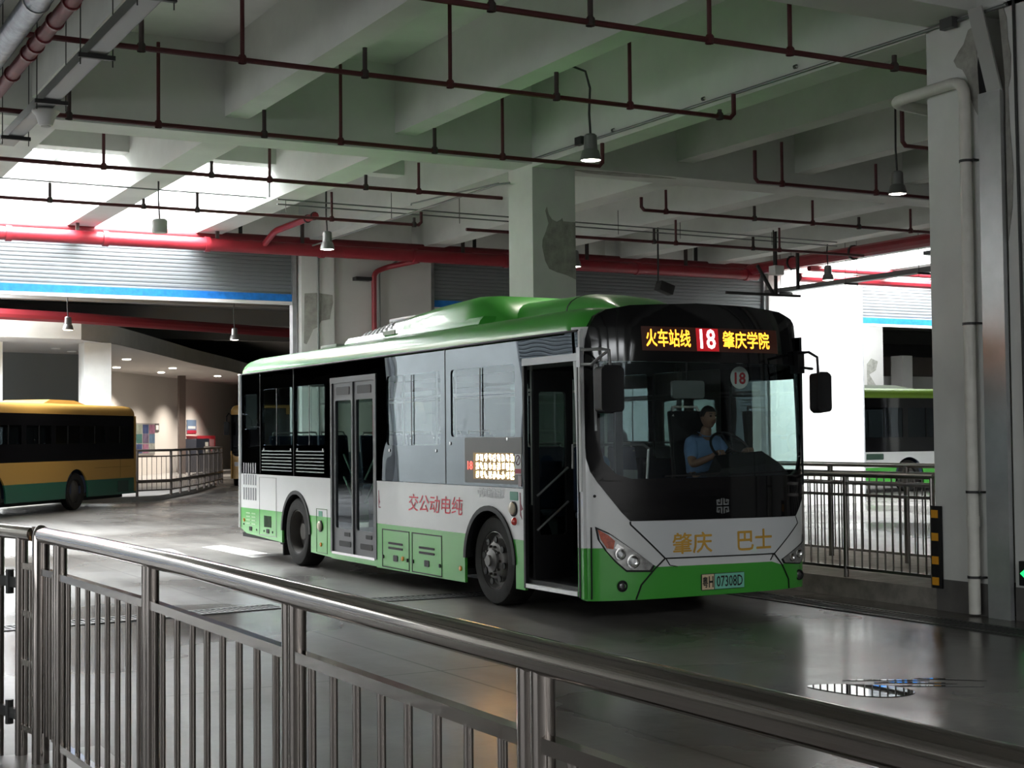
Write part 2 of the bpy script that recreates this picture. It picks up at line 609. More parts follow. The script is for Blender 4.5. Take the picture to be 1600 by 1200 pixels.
right_col(8.6, 9.57, 'grey-white column at the right edge, twin of the one beside it')
patch([(10.19, 5.25), (10.12, 5.33), (10.06, 5.38), (10.0, 5.50), (9.93, 5.52), (9.90, 5.3), (9.885, 5.0), (9.865, 4.62), (9.93, 4.72), (9.99, 4.86), (10.02, 5.04), (10.08, 5.14), (10.15, 5.18)],
      lambda u, v, w: (10.398 - w, u, v), 'torn grey render left of the bent joint plate')
patch([(9.62, 5.60), (9.565, 5.6), (9.53, 5.5), (9.52, 5.3), (9.49, 5.15), (9.50, 4.95), (9.53, 4.85), (9.52, 4.5), (9.49, 4.1), (9.51, 3.75), (9.565, 3.45), (9.569, 4.4), (9.56, 4.9)],
      lambda u, v, w: (10.398 - w, u, v), 'bare grey render strip right of the joint plate')
for z, s in ((1.0, .5), (2.0, .4)):
    pass
farc = MB().box(10.38, 11.08, 27.8, 28.5, 0, 5.65)
struct('column', farc, paint, 'white column beside the left shutter opening')
patch([(10.44, 4.62), (10.7, 4.64), (11.04, 4.61), (11.05, 4.45), (11.0, 4.25), (10.98, 4.12), (10.8, 4.08), (10.72, 3.95), (10.62, 3.9), (10.56, 3.76), (10.48, 3.6), (10.42, 3.62)],
      lambda u, v, w: (u, 27.798 - w, v), 'bare grey render patch on the column by the left shutter')

# walls of the shutter line (Y = 28)
SH = [(1.4, 10.3), (13.35, 22.2), (25.2, 34.0), (-10.4, -1.6)]
for a, b, lab in ((11.08, 13.3, 'plain grey-white wall between the two shutters'), (22.25, 25.15, 'glaring white wall pier lit from the roof opening'), (-1.55, 1.35, 'white wall pier left of the left shutter'), (34.05, 60, 'white wall right of the last shutter'), (-26, -10.45, 'white wall far left')):
    struct('wall_far', box(a, b, 27.9, 28.6, 0, 5.6), wallm if a == 11.08 else paint, lab)
struct('wall_upper', box(-26, 60, 28.0, 28.6, 5.6, ZS), paint, 'white wall above the shutter boxes')
for a, b in SH:
    struct('wall_lintel', box(a - .05, b + .05, 28.35, 28.6, 5.35, 5.6), paint, 'white lintel over the shutter at x %.0f' % a)
struct('wall_left', box(-26.3, -26, -14, 100, 0, 7), wallm, 'plain wall at the far left of the hall')
struct('wall_back', box(-26, 60, -14.3, -14, 0, 7), wallm, 'plain wall behind the platform')
struct('wall_right', box(60, 60.3, -14, 100, 0, 7), wallm, 'plain wall at the far right of the hall')

# roller shutters
def shutter(x0, x1, zb, lab):
    t = thing('roller_shutter', (x0, 28.0, 0), lab, 'shutter', 'roller shutters along the far wall')
    s = MB()
    z = zb + .16
    prof = []
    while z < 5.52:
        prof += [(28.045, z), (28.036, z + .008), (28.032, z + .034), (28.036, z + .06), (28.045, z + .068)]
        z += .078
    s.loft([[(x0 + .04, y, zz) for y, zz in prof], [(x1 - .04, y, zz) for y, zz in prof]], caps=False)
    s.build('curtain', shut, t, 20)
    MB().box(x0 + .04, x1 - .04, 28.0, 28.07, zb + .05, zb + .19).build('blue_bar_cover', bluem, t)
    MB().box(x0 + .04, x1 - .04, 28.0, 28.09, zb - .02, zb + .045).build('bottom_bar', whitem, t)
    for a in (x0 - .03, x1 - .05):
        MB().box(a, a + .08, 27.96, 28.14, 0, 5.5).build('guide_rail', greym, t)
    return t
shutter(1.4, 10.3, 4.42, 'half-open grey roller shutter with blue bar above the yellow bus')
shutter(13.35, 22.2, 4.42, 'grey roller shutter seen above the green bus roof, behind the middle column')
shutter(25.2, 34.0, 4.42, 'half-open grey roller shutter with blue bar, right of the glaring pier')

shutter(-10.4, -1.6, .12, 'closed grey roller shutter far left, outside the picture')  # unseen; shut so the bus glass mirrors a lit surface

# the hall beyond the shutters
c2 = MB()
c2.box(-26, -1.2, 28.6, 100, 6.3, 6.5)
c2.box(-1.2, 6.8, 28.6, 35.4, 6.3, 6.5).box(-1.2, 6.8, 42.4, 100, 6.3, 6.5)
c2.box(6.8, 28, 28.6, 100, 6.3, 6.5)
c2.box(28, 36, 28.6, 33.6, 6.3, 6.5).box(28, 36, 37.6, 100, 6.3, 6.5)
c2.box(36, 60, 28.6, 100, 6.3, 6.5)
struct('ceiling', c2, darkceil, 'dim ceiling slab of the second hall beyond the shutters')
struct('wall_end', box(-26, 60, 100, 100.3, 0, 7), wallm, 'end wall of the second hall')
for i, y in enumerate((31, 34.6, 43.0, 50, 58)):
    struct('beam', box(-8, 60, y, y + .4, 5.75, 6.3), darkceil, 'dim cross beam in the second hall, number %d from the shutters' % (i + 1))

# waiting room with a curved white canopy
CAN = [(-8, 43.6), (0, 43.9), (4, 44.0), (7.3, 44.2), (9.7, 44.6), (11.2, 46.4), (12.6, 49), (14.5, 52.6), (16.5, 56.5), (20, 62.6), (25, 72), (30, 82)]
can = MB()
can.loft([[(x, y, 4.72), (x, y, 5.29)] for x, y in CAN], caps=False)
struct('canopy_fascia', can, paint, 'curved white fascia over the waiting room')
sof = MB()
sof.panel(CAN + [(36, 82), (36, 99), (-8, 99)], lambda u, v, w: (u, v, 4.72 + w), 0, .02)
struct('canopy_soffit', sof, mat('canopy_soffit_grey', (.46, .44, .42), .6), 'pale ceiling with downlights inside the waiting room')
struct('wall_waiting', MB().bar((13.0, 61.3, 2.36), (30, 85.2, 2.36), .2, 4.72), mat('cream_wall', (.62, .585, .55), .7), 'cream wall of the waiting room behind the fence')
struct('wall_glazed', MB().bar((2.5, 50.5, 2.36), (12.2, 52.4, 2.36), .2, 4.72), mat('dark_glazing', (.17, .185, .19), .35), 'dark grey glazed wall behind the yellow bus')
struct('column', box(10.03, 10.85, 45.7, 46.5, 0, 4.72), paint, 'white column above the rear of the yellow bus')
struct('column', box(6.9, 7.72, 46.2, 47, 0, 4.72), paint, 'white column at the left edge above the yellow bus')
struct('column', box(19.2, 19.5, 67.6, 67.9, 0, 4.72), mat('brown_post', (.12, .09, .08), .5), 'thin dark post against the waiting room wall')
KERB = [(2, 41.2), (8.6, 41.2), (10.3, 41.0), (11.2, 41.5), (13.45, 45.9), (16.1, 52.0), (17.3, 60), (20, 68), (24, 74), (31, 82)]
kb = MB().panel(KERB + [(36, 82), (36, 99), (2, 99)], lambda u, v, w: (u, v, w), .001, .14)
struct('platform_waiting', kb, platm, 'low pale kerbed platform in front of the waiting room')
# platforms in the near hall
struct('platform_right', MB().box(10.42, 12.9, 10.56, 27.8, .001, .2), curbm, 'worn concrete kerb platform under the right-hand fence')
struct('platform_near', MB().box(-26, 1.75, -14, 7.6, .001, .16), platm, 'pale platform where the near railing stands')

# columns and walls seen through the right shutter opening
struct('column', box(34.2, 35.65, 38.5, 39.2, 0, 6.3), wallm, 'broad column with flaking patches behind the right-hand bus')
struct('column', box(38.9, 39.4, 41, 41.6, 0, 4.6), wallm, 'slim pale column behind the right-hand bus')
struct('wall_block', box(38.0, 46, 42.5, 42.8, 0, 3.9), wallm, 'pale block wall far behind the right-hand bus')
patch([(34.9, 4.1), (35.1, 4.3), (35.4, 4.2), (35.3, 3.9), (35.0, 3.75), (35.35, 3.3), (35.3, 2.9), (35.0, 3.0), (34.9, 3.4)], lambda u, v, w: (u, 38.498 - w, v), 'flaking grey patch on the broad far-right column')

# drain grates, road paint, puddles
def grate(x0, y0, x1, y1, lab):
    a, b = V((x0, y0, 0)), V((x1, y1, 0))
    d = (b - a).normalized(); s = V((-d.y, d.x, 0)) * .17
    t = thing('drain_grate', tuple((a + b) / 2), lab, 'drain grate')
    fr = MB()
    for k in (-1, 1):
        fr.bar(a + s * k + V((0, 0, .004)), b + s * k + V((0, 0, .004)), .05, .012)
    fr.build('frame', blackm, t, 0)
    g = MB()
    n = int((b - a).length / .06)
    for i in range(n):
        p = a + (b - a) * (i + .5) / n + V((0, 0, .003))
        g.bar(p - s, p + s, .022, .01)
    g.build('grate_bars', blackm, t, 0)
    MB().bar(a + V((0, 0, .0012)), b + V((0, 0, .0012)), .32, .001).build('drain_slot', mat('drain_dark', (.012, .012, .012), .6), t, 0)
    return t
grate(5.75, 14.35, 7.6, 14.2, 'short dark drain grate beside the bus front wheel')
grate(9.75, 6.2, 9.75, 17, 'long dark drain channel along the right kerb')
grate(2.2, 14.0, 5.1, 14.35, 'dark drain slot across the road behind the near railing')
pm = mat('worn_white_road_paint', (.46, .45, .43), .6, vary=.45, scale=8)
tag(MB().panel([(6.87, 22.94), (7.26, 23.17), (7.33, 20.62), (6.86, 20.39)], lambda u, v, w: (u, v, w), .002, .004).build('road_marking', pm), 'short worn white road stripe behind the bus rear wheel', 'road marking')
tag(MB().panel([(6.03, 23.05), (6.36, 22.85), (5.6, 16.0), (5.28, 16.2)], lambda u, v, w: (u, v, w), .002, .004).build('road_marking', mat('faded_road_paint', (.27, .26, .245), .55, vary=.4, scale=5)), 'long faded white line along the road left of the bus', 'road marking')
wet = mat('standing_water', (.02, .02, .02), .015, spec=.9)
def puddle(pts, lab):
    P = []
    n = len(pts)
    for i in range(n):
        for k in range(6):
            t = k / 6
            p0, p1, p2, p3 = (V((*pts[(i + j) % n], 0)) for j in (-1, 0, 1, 2))
            q = .5 * ((2 * p1) + (-p0 + p2) * t + (2 * p0 - 5 * p1 + 4 * p2 - p3) * t * t + (-p0 + 3 * p1 - 3 * p2 + p3) * t ** 3)
            P.append((q.x, q.y))
    o = MB().panel(P, lambda u, v, w: (u, v, w), .0015, .004).build('puddle', wet)
    return tag(o, lab, 'puddle')
puddle([(6.50, 7.80), (6.66, 7.82), (6.84, 7.70), (7.0, 7.5), (6.98, 7.30), (6.85, 7.22), (6.68, 7.24), (6.55, 7.42)], 'small bright rain puddle on the road in front of the bus')
for k, (x, y, l) in enumerate(((7.12, 7.76, .5), (7.22, 7.58, .45), (7.26, 7.40, .5), (7.52, 7.56, .36))):
    puddle([(x - l / 2, y + .12), (x - l / 6, y + .06), (x + l / 3, y - .12), (x + l / 2, y - .2), (x + l / 4, y - .12), (x - l / 4, y + .045)], ['thin wet streak, upper, right of the puddle', 'thin wet streak touching the puddle', 'lowest thin wet streak by the puddle', 'right-most wet streak by the puddle', 'small wet streak above the puddle', 'small lower wet streak by the puddle'][k])

# ------------------------------------------------------------------ sprinkler pipes, mains, conduits, lamps
def pipe_run(x0, x1, y, z, risers, lab, elbow_l=None, elbow_r=None, r=.028):
    t = thing('sprinkler_pipe', ((x0 + x1) / 2, y, z), lab, 'sprinkler pipe', 'red sprinkler pipes under the ceiling')
    pts = []
    if elbow_l: pts += [(x0, y, elbow_l), (x0, y, z + .05), (x0 + .05, y, z)]
    else: pts += [(x0, y, z)]
    if elbow_r: pts += [(x1 - .05, y, z), (x1, y, z + .05), (x1, y, elbow_r)]
    else: pts += [(x1, y, z)]
    MB().tube(pts, r, 8).build('pipe', redp, t)
    for x, zt in risers:
        m_ = MB().tube([(x, y, z), (x, y, zt)], r * .78 if zt > z + .34 else r * .9, 8)
        m_.lathe([(r * 1.5, -.035), (r * 1.5, .03), (r, .05)], (x, y, z), n=8)
        m_.build('riser', redp if zt > z + .34 else mat('dark_pipe_hanger', (.045, .03, .028), .6), t)
    return t
pipe_run(2.3, 10.3, 13.5, 5.34, [(3.48, 5.68), (4.45, 6.05), (5.72, 5.61), (6.67, 6.45), (7.94, 5.61), (8.88, 6.07), (10.1, 5.42)], 'red sprinkler pipe second from the top of the picture', elbow_r=5.62)
pipe_run(1.8, 10.34, 16.4, 5.27, [(3.43, 5.58), (4.42, 6.21), (5.67, 5.56), (6.63, 6.21), (7.88, 5.55), (8.84, 6.05)], 'red sprinkler pipe crossing in front of the deep girder and hanging lamp', elbow_r=5.58)
pipe_run(2.6, 10.75, 10.75, 5.29, [(5.7, 5.36), (6.67, 5.5), (7.94, 5.95), (8.87, 5.85), (10.17, 5.41)], 'red sprinkler pipe nearest the top edge, ending at the right column')
pipe_run(1.0, 10.36, 19.25, 5.27, [(4.47, 5.72), (5.91, 5.46), (6.73, 5.71), (8.16, 5.45), (8.99, 5.69)], 'red sprinkler pipe crossing the bright roof openings behind the girder')
pipe_run(1.0, 10.36, 22.1, 5.24, [(4.35, 5.5), (5.73, 5.36), (6.56, 5.52), (8.77, 5.68), (10.23, 5.36)], 'red sprinkler pipe low across the roof openings', elbow_r=5.46)
pipe_run(12.85, 20.5, 19.25, 5.26, [(13.32, 5.61), (15.08, 5.47), (16.31, 5.65), (17.33, 5.43), (18.52, 5.65)], 'red sprinkler pipe right of the middle column, upper', elbow_l=5.46)
pipe_run(12.87, 20.5, 16.4, 5.26, [(13.35, 5.86), (15.11, 5.69)], 'red sprinkler pipe at the right above the far lamps', elbow_l=5.7)
pipe_run(11.2, 20.0, 22.1, 5.22, [(13.2, 5.655), (15.02, 5.46), (15.5, 5.655), (17.27, 5.44), (17.9, 5.655)], 'red sprinkler pipe right of the middle column, lower')
pipe_run(12.88, 20, 13.5, 5.25, [(15.1, 5.5)], 'red sprinkler pipe peeping out beside the right column', elbow_l=5.72)

def run(name, pts, r, m_, lab, cat, group=None, clips=None, n=10):
    t = thing(name, pts[0], lab, cat, group)
    # soften the bends
    P = [V(pts[0])]
    for a, b, c_ in zip(pts, pts[1:], pts[2:]):
        a, b, c_ = V(a), V(b), V(c_)
        k = min(3 * r, (a - b).length * .4, (c_ - b).length * .4)
        p, q = b + (a - b).normalized() * k, b + (c_ - b).normalized() * k
        for i in range(5):
            s = i / 4
            P.append(p * (1 - s) ** 2 + b * 2 * s * (1 - s) + q * s * s)
    P.append(V(pts[-1]))
    MB().tube(P, r, n).build('pipe', m_, t)
    for p, ax in clips or ():
        MB().lathe([(r * 1.0, -.02), (r * 1.25, -.02), (r * 1.25, .02), (r * 1.0, .02)], p, ax, n).build('clamp', blackm, t)
    return t

# red mains in front of the shutters
t = thing('red_water_main', (1, 27.0, 5.38), 'thick red water main in front of the shutter tops', 'water main')
MB().tube([(-4, 27.0, 5.39), (21.2, 27.0, 5.39)], .125, 16).build('pipe', redm, t)
for x in (4.6, 6.3, 8.2, 10.5, 12.5, 14.6, 17.9, 20.9):
    MB().lathe([(.125, -.05), (.145, -.05), (.145, .05), (.125, .05)], (x, 27.0, 5.39), (1, 0, 0), 16).build('coupling', redm, t)
for x in (5.8, 8.4, 10.1, 13.6, 16.6, 19.2):
    h = MB().box(x - .03, x + .03, 26.97, 27.03, 5.5, 5.9).build('hanger', mat('dark_pipe_hanger', (.045, .03, .028), .6), t)
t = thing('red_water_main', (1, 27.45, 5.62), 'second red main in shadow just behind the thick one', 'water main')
MB().tube([(-4, 27.45, 5.60), (21.9, 27.45, 5.60)], .10, 14).build('pipe', mat('dark_red_main', (.16, .012, .018), .5), t)  # darker red carries the shade behind the front main
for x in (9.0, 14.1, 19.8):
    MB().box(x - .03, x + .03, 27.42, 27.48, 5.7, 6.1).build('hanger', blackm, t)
run('red_branch_pipe', [(9.3, 27.0, 5.42), (9.3, 26.3, 5.62), (9.3, 24.2, 5.62)], .06, redm, 'short red branch pipe with valve left of the hanging lamp', 'branch pipe', clips=[((9.3, 24.6, 5.62), (0, 1, 0)), ((9.3, 24.25, 5.62), (0, 1, 0))])
run('red_downpipe', [(12.6, 27.0, 5.30), (12.2, 27.7, 5.22), (11.92, 27.72, 5.1), (11.92, 27.72, 0)], .055, redm, 'red fire pipe running down the wall between the shutters', 'downpipe')
run('red_water_main', [(21.0, 27.0, 5.5), (21.0, 19.5, 5.5)], .13, redm, 'thick red main running from the far corner to the right column', 'water main', clips=[((21.0, 25.5, 5.5), (0, 1, 0)), ((21.0, 23.5, 5.5), (0, 1, 0))])
run('red_water_main', [(22.6, 27.2, 5.42), (34, 27.2, 5.42)], .11, redm, 'red main along the wall above the right shutter', 'water main')
run('red_water_main', [(22.4, 26.6, 5.56), (34, 26.6, 5.56)], .07, redm, 'thin red main above the right shutter', 'water main')
tag(MB().box(11.52, 11.88, 27.7, 27.9, 4.93, 5.0).build('wall_bracket', blackm), 'short black bracket beside the red fire pipe on the wall', 'bracket')

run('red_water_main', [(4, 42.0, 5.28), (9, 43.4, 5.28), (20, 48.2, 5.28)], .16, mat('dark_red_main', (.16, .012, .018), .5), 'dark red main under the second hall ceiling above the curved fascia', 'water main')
run('grey_main', [(0, 31.6, 5.3), (12, 31.6, 5.3)], .09, greym, 'grey pipe under the second hall ceiling behind the left shutter', 'pipe')

# conduits
thin = mat('grey_conduit', (.18, .19, .185), .45, .4)
run('conduit', [(10.38, 18.38, 5.70), (10.38, 10.7, 5.625), (10.37, 9.5, 5.61)], .018, thin, 'long grey conduit along the main girder to the right column', 'conduit', clips=[((10.385, y, 5.72), (0, 1, 0)) for y in (12.5, 14.2, 16.2)])
tag(MB().box(10.31, 10.39, 16.9, 17.06, 5.66, 5.77).build('junction_box', blackm), 'small black junction box on the main girder behind the lamp', 'junction box')
tag(MB().box(10.29, 10.36, 10.10, 10.26, 5.55, 5.68).build('junction_box', mat('dark_box', (.06, .06, .06), .5)), 'dark junction box at the top of the right column', 'junction box')
run('conduit', [(10.2, 26.7, 5.44), (10.2, 19.1, 5.44), (10.3, 18.9, 5.44)], .016, thin, 'grey conduit on the far beam near the lamp left of the middle column', 'conduit')
t = thing('conduit', (8.1, 22.8, 5.6), 'pair of thin conduits crossing behind the middle column', 'conduit')
for dy, z in ((0, 5.62), (.0, 5.54)):
    MB().tube([(8.1, 22.8 + dy, z), (20.2, 23.1 + dy, z)], .013, 6).build('pipe', thin, t)
for x in (8.3, 9.0, 10.2, 11.5, 14.8, 16.2, 18.4):
    MB().tube([(x, 22.95, 5.45), (x, 22.95, 5.9)], .006, 5).build('hanger_rod', blackm, t)
run('conduit', [(-2, 22.6, 5.62), (7.9, 22.75, 5.62)], .012, thin, 'thin conduit across the bright roof openings at the left', 'conduit')
run('conduit', [(8.0, 22.9, 6.8), (8.0, 22.9, 5.66)], .02, greym, 'pair of pale conduits dropping from the roof opening', 'conduit')
run('conduit', [(10.72, 27.76, 5.6), (10.72, 27.76, 0)], .022, thin, 'thin conduit down the column by the left shutter', 'conduit')
run('conduit', [(12.5, 27.6, 5.42), (12.1, 27.86, 5.12), (11.53 + .6, 27.86, 0)], .018, thin, 'thin conduit down the wall left of the red fire pipe', 'conduit')

run('conduit', [(10.33, 19.3, 5.5), (9.95, 21.6, 5.5), (9.95, 21.6, 5.47)], .012, thin, 'short thin conduit left of the middle column top', 'conduit')

# cable trays
def tray(y0, y1, x, z, w, h, lab):
    t = thing('cable_tray', (x, (y0 + y1) / 2, z), lab, 'cable tray')
    t_ = MB().box(x - w / 2, x + w / 2, y0, y1, z, z + .008)
    for s in (-1, 1):
        t_.box(x + s * w / 2 - .004, x + s * w / 2 + .004, y0, y1, z, z + h)
    t_.build('tray', mat('tray_grey', (.20, .21, .215), .45, .5), t)
    n = max(2, int((y1 - y0) / 2.0))
    for i in range(n + 1):
        y = y0 + (y1 - y0) * (i + .3) / (n + .6)
        b = MB().box(x - w / 2 - .08, x + w / 2 + .08, y - .02, y + .02, z - .04, z)
        b.build('cross_bar', blackm, t)
        for s in (-1, 1):
            MB().tube([(x + s * (w / 2 + .06), y, z - .1), (x + s * (w / 2 + .06), y, ZS)], .006, 5).build('hanger_rod', blackm, t)
    return t
tray(6.5, 17.4, 2.94, 5.08, .16, .10, 'narrow grey cable tray at the upper left')
tray(19.0, 26.8, 21.35, 4.92, .20, .10, 'dark cable tray over the glaring pier at the right')
tray(17.5, 21.4, 21.0, 5.2, .18, .08, 'short dark cable tray high by the right column')

# big pipes, upper left
t = thing('insulated_pipe', (2.2, 12, 5.1), 'silver foil insulated pipe at the top left corner', 'pipe')
MB().tube([(2.18, 8, 5.10), (2.18, 18.3, 5.10)], .10, 18).build('pipe', foil, t)
for y in (10.4, 11.6):
    MB().lathe([(.1, -.02), (.108, -.02), (.108, .02), (.1, .02)], (2.18, y, 5.1), (0, 1, 0), 18).build('strap', greym, t)
t = thing('red_pipe', (2.36, 12, 5.04), 'red pipe with pipe clamps beside the silver pipe', 'pipe')
MB().tube([(2.38, 8, 5.04), (2.38, 18.3, 5.04)], .062, 14).build('pipe', mat('dull_red_pipe', (.20, .025, .03), .6, vary=.3, scale=6), t)
for y in (10.6, 11.3, 11.9, 12.35, 12.7, 13.0, 13.8):
    MB().lathe([(.062, -.022), (.075, -.022), (.075, .022), (.062, .022)], (2.38, y, 5.04), (0, 1, 0), 14).build('clamp', mat('dark_red_main', (.16, .012, .018), .5), t)
t = thing('steel_pipe', (1.98, 12, 5.2), 'dark steel pipe left of the silver pipe', 'pipe')
MB().tube([(1.93, 8, 5.14), (1.93, 18.3, 5.14)], .05, 12).build('pipe', mat('blue_black_pipe', (.03, .035, .05), .4), t)
t = thing('ceiling_speaker', (2.97, 15.3, 4.905), 'white cup-shaped ceiling speaker hanging under the cable tray', 'speaker')
MB().lathe([(.05, 0), (.07, .01), (.10, .1), (.14, .15), (.135, .165), (0, .165)], (2.97, 15.3, 4.905), n=20).build('housing', whitem, t)
MB().lathe([(0, -.004), (.048, -.004), (.05, .004), (0, .004)], (2.97, 15.3, 4.905), n=16).build('grille', mat('speaker_grille', (.4, .4, .39), .7), t)

# hanging lamps
def lamp(x, y, z, top, lab, arm=None, lit=True, group='hanging bell lamps'):
    t = thing('pendant_lamp', (x, y, z), lab, 'lamp', group)
    MB().lathe([(0, .31), (.055, .31), (.075, .29), (.082, .13), (.10, .11), (.125, .012), (.118, 0), (.10, .02), (0, .03)], (x, y, z), n=20).build('housing', mat('lamp_grey', (.20, .20, .20), .4, .5), t)
    MB().lathe([(0, 0), (.07, -.004), (.112, .006), (.112, .016), (0, .018)], (x, y, z), n=20).build('lens', lampon, t)
    pts = [(x, y, z + .3), (x - .02, y, z + .6), (x, y, top)]
    if arm:
        pts = [(x, y, z + .3), (x - .015, y, z + .55), (x, y, arm[2] - .25), (x - .06, y, arm[2] - .06), ((x + arm[0]) / 2, (y + arm[1]) / 2, arm[2]), arm, (arm[0], arm[1], arm[2] + .05), (arm[0], arm[1] - .02, 6.3), (arm[0] - .1, arm[1] - .05, 6.6), (arm[0] - .25, arm[1] - .1, 6.75)]
    MB().tube(pts, .014, 6).build('cord', blackm, t)
    if lit:
        l = bpy.data.lights.new('lamp_light', 'SPOT')
        l.energy = 220
        l.spot_size = 2.0
        l.spot_blend = .8
        l.color = (1, .93, .82)
        l.shadow_soft_size = .1
        lo = bpy.data.objects.new('lamp_light', l)
        lo.location = (x, y, z - .03)
        C.objects.link(lo)
    return t
lamp(8.95, 14.45, 4.90, 6.1, 'bell lamp with bent cord hanging above the bus front', arm=(8.58, 14.6, 6.0))
tag(MB().box(8.5, 8.6, 14.5, 14.68, 5.93, 6.08).build('junction_box', mat('box_grey', (.35, .35, .34), .5)), 'small grey junction box on the beam above the lamp', 'junction box')
lamp(13.92, 14.7, 4.90, 6.85, 'bell lamp hanging left of the right column')
lamp(9.14, 23.24, 4.90, 6.85, 'bell lamp hanging left of the middle column before the red main')
lamp(14.3, 23.7, 4.90, 6.85, 'bell lamp half hidden behind the middle column')
lamp(20.39, 23.61, 4.90, 5.66, 'bell lamp hanging before the glaring wall at the right')
lamp(7.28, 34.85, 4.28, 5.76, 'small bell lamp in the second hall above the yellow bus')
lamp(11.9, 36.8, 4.28, 6.3, 'small dim bell lamp in the second hall near the green bus roof', lit=False)
def speaker_box(x, y, z, lab, top=5.66):
    t = thing('hanging_speaker', (x, y, z), lab, 'speaker', 'small hanging speakers')
    MB().lathe([(0, 0), (.11, 0), (.115, .02), (.115, .19), (.1, .21), (0, .21)], (x, y, z), n=18).build('housing', mat('speaker_grey', (.42, .42, .40), .5), t)
    MB().tube([(x, y, z + .2), (x - .02, y, z + .5), (x - .02, y, top)], .014, 6).build('hanger_rod', blackm, t)
    return t
speaker_box(5.99, 22.15, 4.86, 'grey speaker hanging in front of the left roof openings')
t = speaker_box(3.2, 33, 4.35, 'grey speaker under the second hall ceiling, left', 6.3)
t = thing('camera_box', (18.06, 22.37, 4.85), 'white box on a hanging bracket above the bus right front corner', 'camera')
MB().box(17.95, 18.17, 22.3, 22.5, 4.78, 4.96).build('housing', whitem, t, bevel=.01)
MB().tube([(18.0, 22.4, 4.95), (18.0, 22.4, 5.9)], .014, 6).build('hanger_rod', blackm, t)
t = thing('steel_bracket', (18.1, 22.6, 4.5), 'black steel bracket frame hanging under the white box', 'bracket')
for a, b in (((17.75, 22.6, 4.98), (18.15, 22.6, 4.42)), ((18.2, 22.6, 6.85), (18.2, 22.6, 4.42)), ((18.75, 22.6, 5.3), (18.75, 22.6, 4.55)), ((17.0, 22.6, 4.42), (18.8, 22.6, 4.42))):
    MB().bar(a, b, .05, .05).build('bar', blackm, t)
t = thing('floodlight', (16.4, 24, 4.4), 'black floodlight bracket in front of the shutter above the bus', 'floodlight')
MB().obox((16.55, 24, 4.62), (.16, 0, -.05), (0, .1, 0), (.03, 0, .09)).build('housing', blackm, t, bevel=.01)
MB().tube([(16.4, 24, 4.7), (16.4, 24, 6.85)], .018, 6).build('hanger_rod', blackm, t)

# white drain pipe and joint plate on the right column
run('drain_pipe', [(10.95, 10.98, 4.97), (10.33, 10.98, 5.0), (10.33, 10.0, 5.02), (10.33, 10.0, .02)], .055, pvc, 'white plastic drain pipe down the right column', 'drain pipe', n=14)
for z in (4.25, 2.7, 1.15, .36):
    pass
dp = [o for o in C.objects if o.name == 'drain_pipe'][0]
for z in (4.25, 2.72, 1.15, .36):
    MB().lathe([(.056, -.012), (.064, -.012), (.064, .012), (.056, .012)], (10.33, 10.0, z), n=14).box(10.33, 10.4, 9.9, 9.93, z - .01, z + .01).build('pipe_clip', blackm, dp)
MB().lathe([(.056, -.05), (.063, -.05), (.063, .05), (.056, .05)], (10.33, 10.0, .88), n=14).build('coupling', pvc, dp)
jp = thing('joint_cover', (10.37, 9.7, 0), 'galvanised joint cover plate between the twin columns', 'cover plate')
MB().box(10.34, 10.39, 9.58, 9.845, 0, 4.85).build('plate', zinc, jp)
o = MB()
o.obox((10.335, 9.745, 5.25), (.01, 0, 0), (0, .085, 0), (-.02, .09, .41))
tag(o.build('bent_plate', mat('plate_grey', (.38, .385, .37), .5, .2)), 'bent loose plate leaning above the joint cover', 'cover plate')
tag(MB().panel([(9.92, 4.86), (9.72, 4.85), (9.87, 5.34)], lambda u, v, w: (10.397 - w, u, v), 0, .003).build('joint_gap', mat('black_gap', (.01, .01, .01), .9)), 'dark open gap beside the bent plate', 'gap')
run('conduit', [(10.385, 9.44, 5.65), (10.385, 9.40, .62)], .014, blackm, 'thin dark conduit at the right edge of the picture', 'conduit')
# corner guard
cg = thing('corner_guard', (10.38, 10.5, .2), 'black rubber corner guard with yellow blocks on the right column', 'corner guard')
g = MB().box(10.372, 10.395, 10.455, 10.585, .21, 1.0)
g.build('guard', mattb, cg, bevel=.004)
for z in (.24, .44, .665, .885):
    MB().box(10.366, 10.374, 10.49, 10.575, z, z + .075).build('yellow_block', mat('reflector_yellow', (.72, .33, .02), .4), cg)
# small traffic arrow light on the right column
sg = thing('signal_box', (10.36, 9.4, .4), 'small black box with a lit green arrow on the right column', 'signal light')
MB().box(10.34, 10.392, 9.27, 9.478, .325, .545).build('housing', mattb, sg, bevel=.005)
gl = mat('green_signal', (0, .3, .05), .4, emit=(.02, 1.0, .18), strength=1.6)
MB().panel([(9.46, .435), (9.40, .48), (9.40, .455), (9.30, .455), (9.30, .415), (9.40, .415), (9.40, .39)], lambda u, v, w: (10.339 - w, u, v), 0, .003).build('arrow', gl, sg)

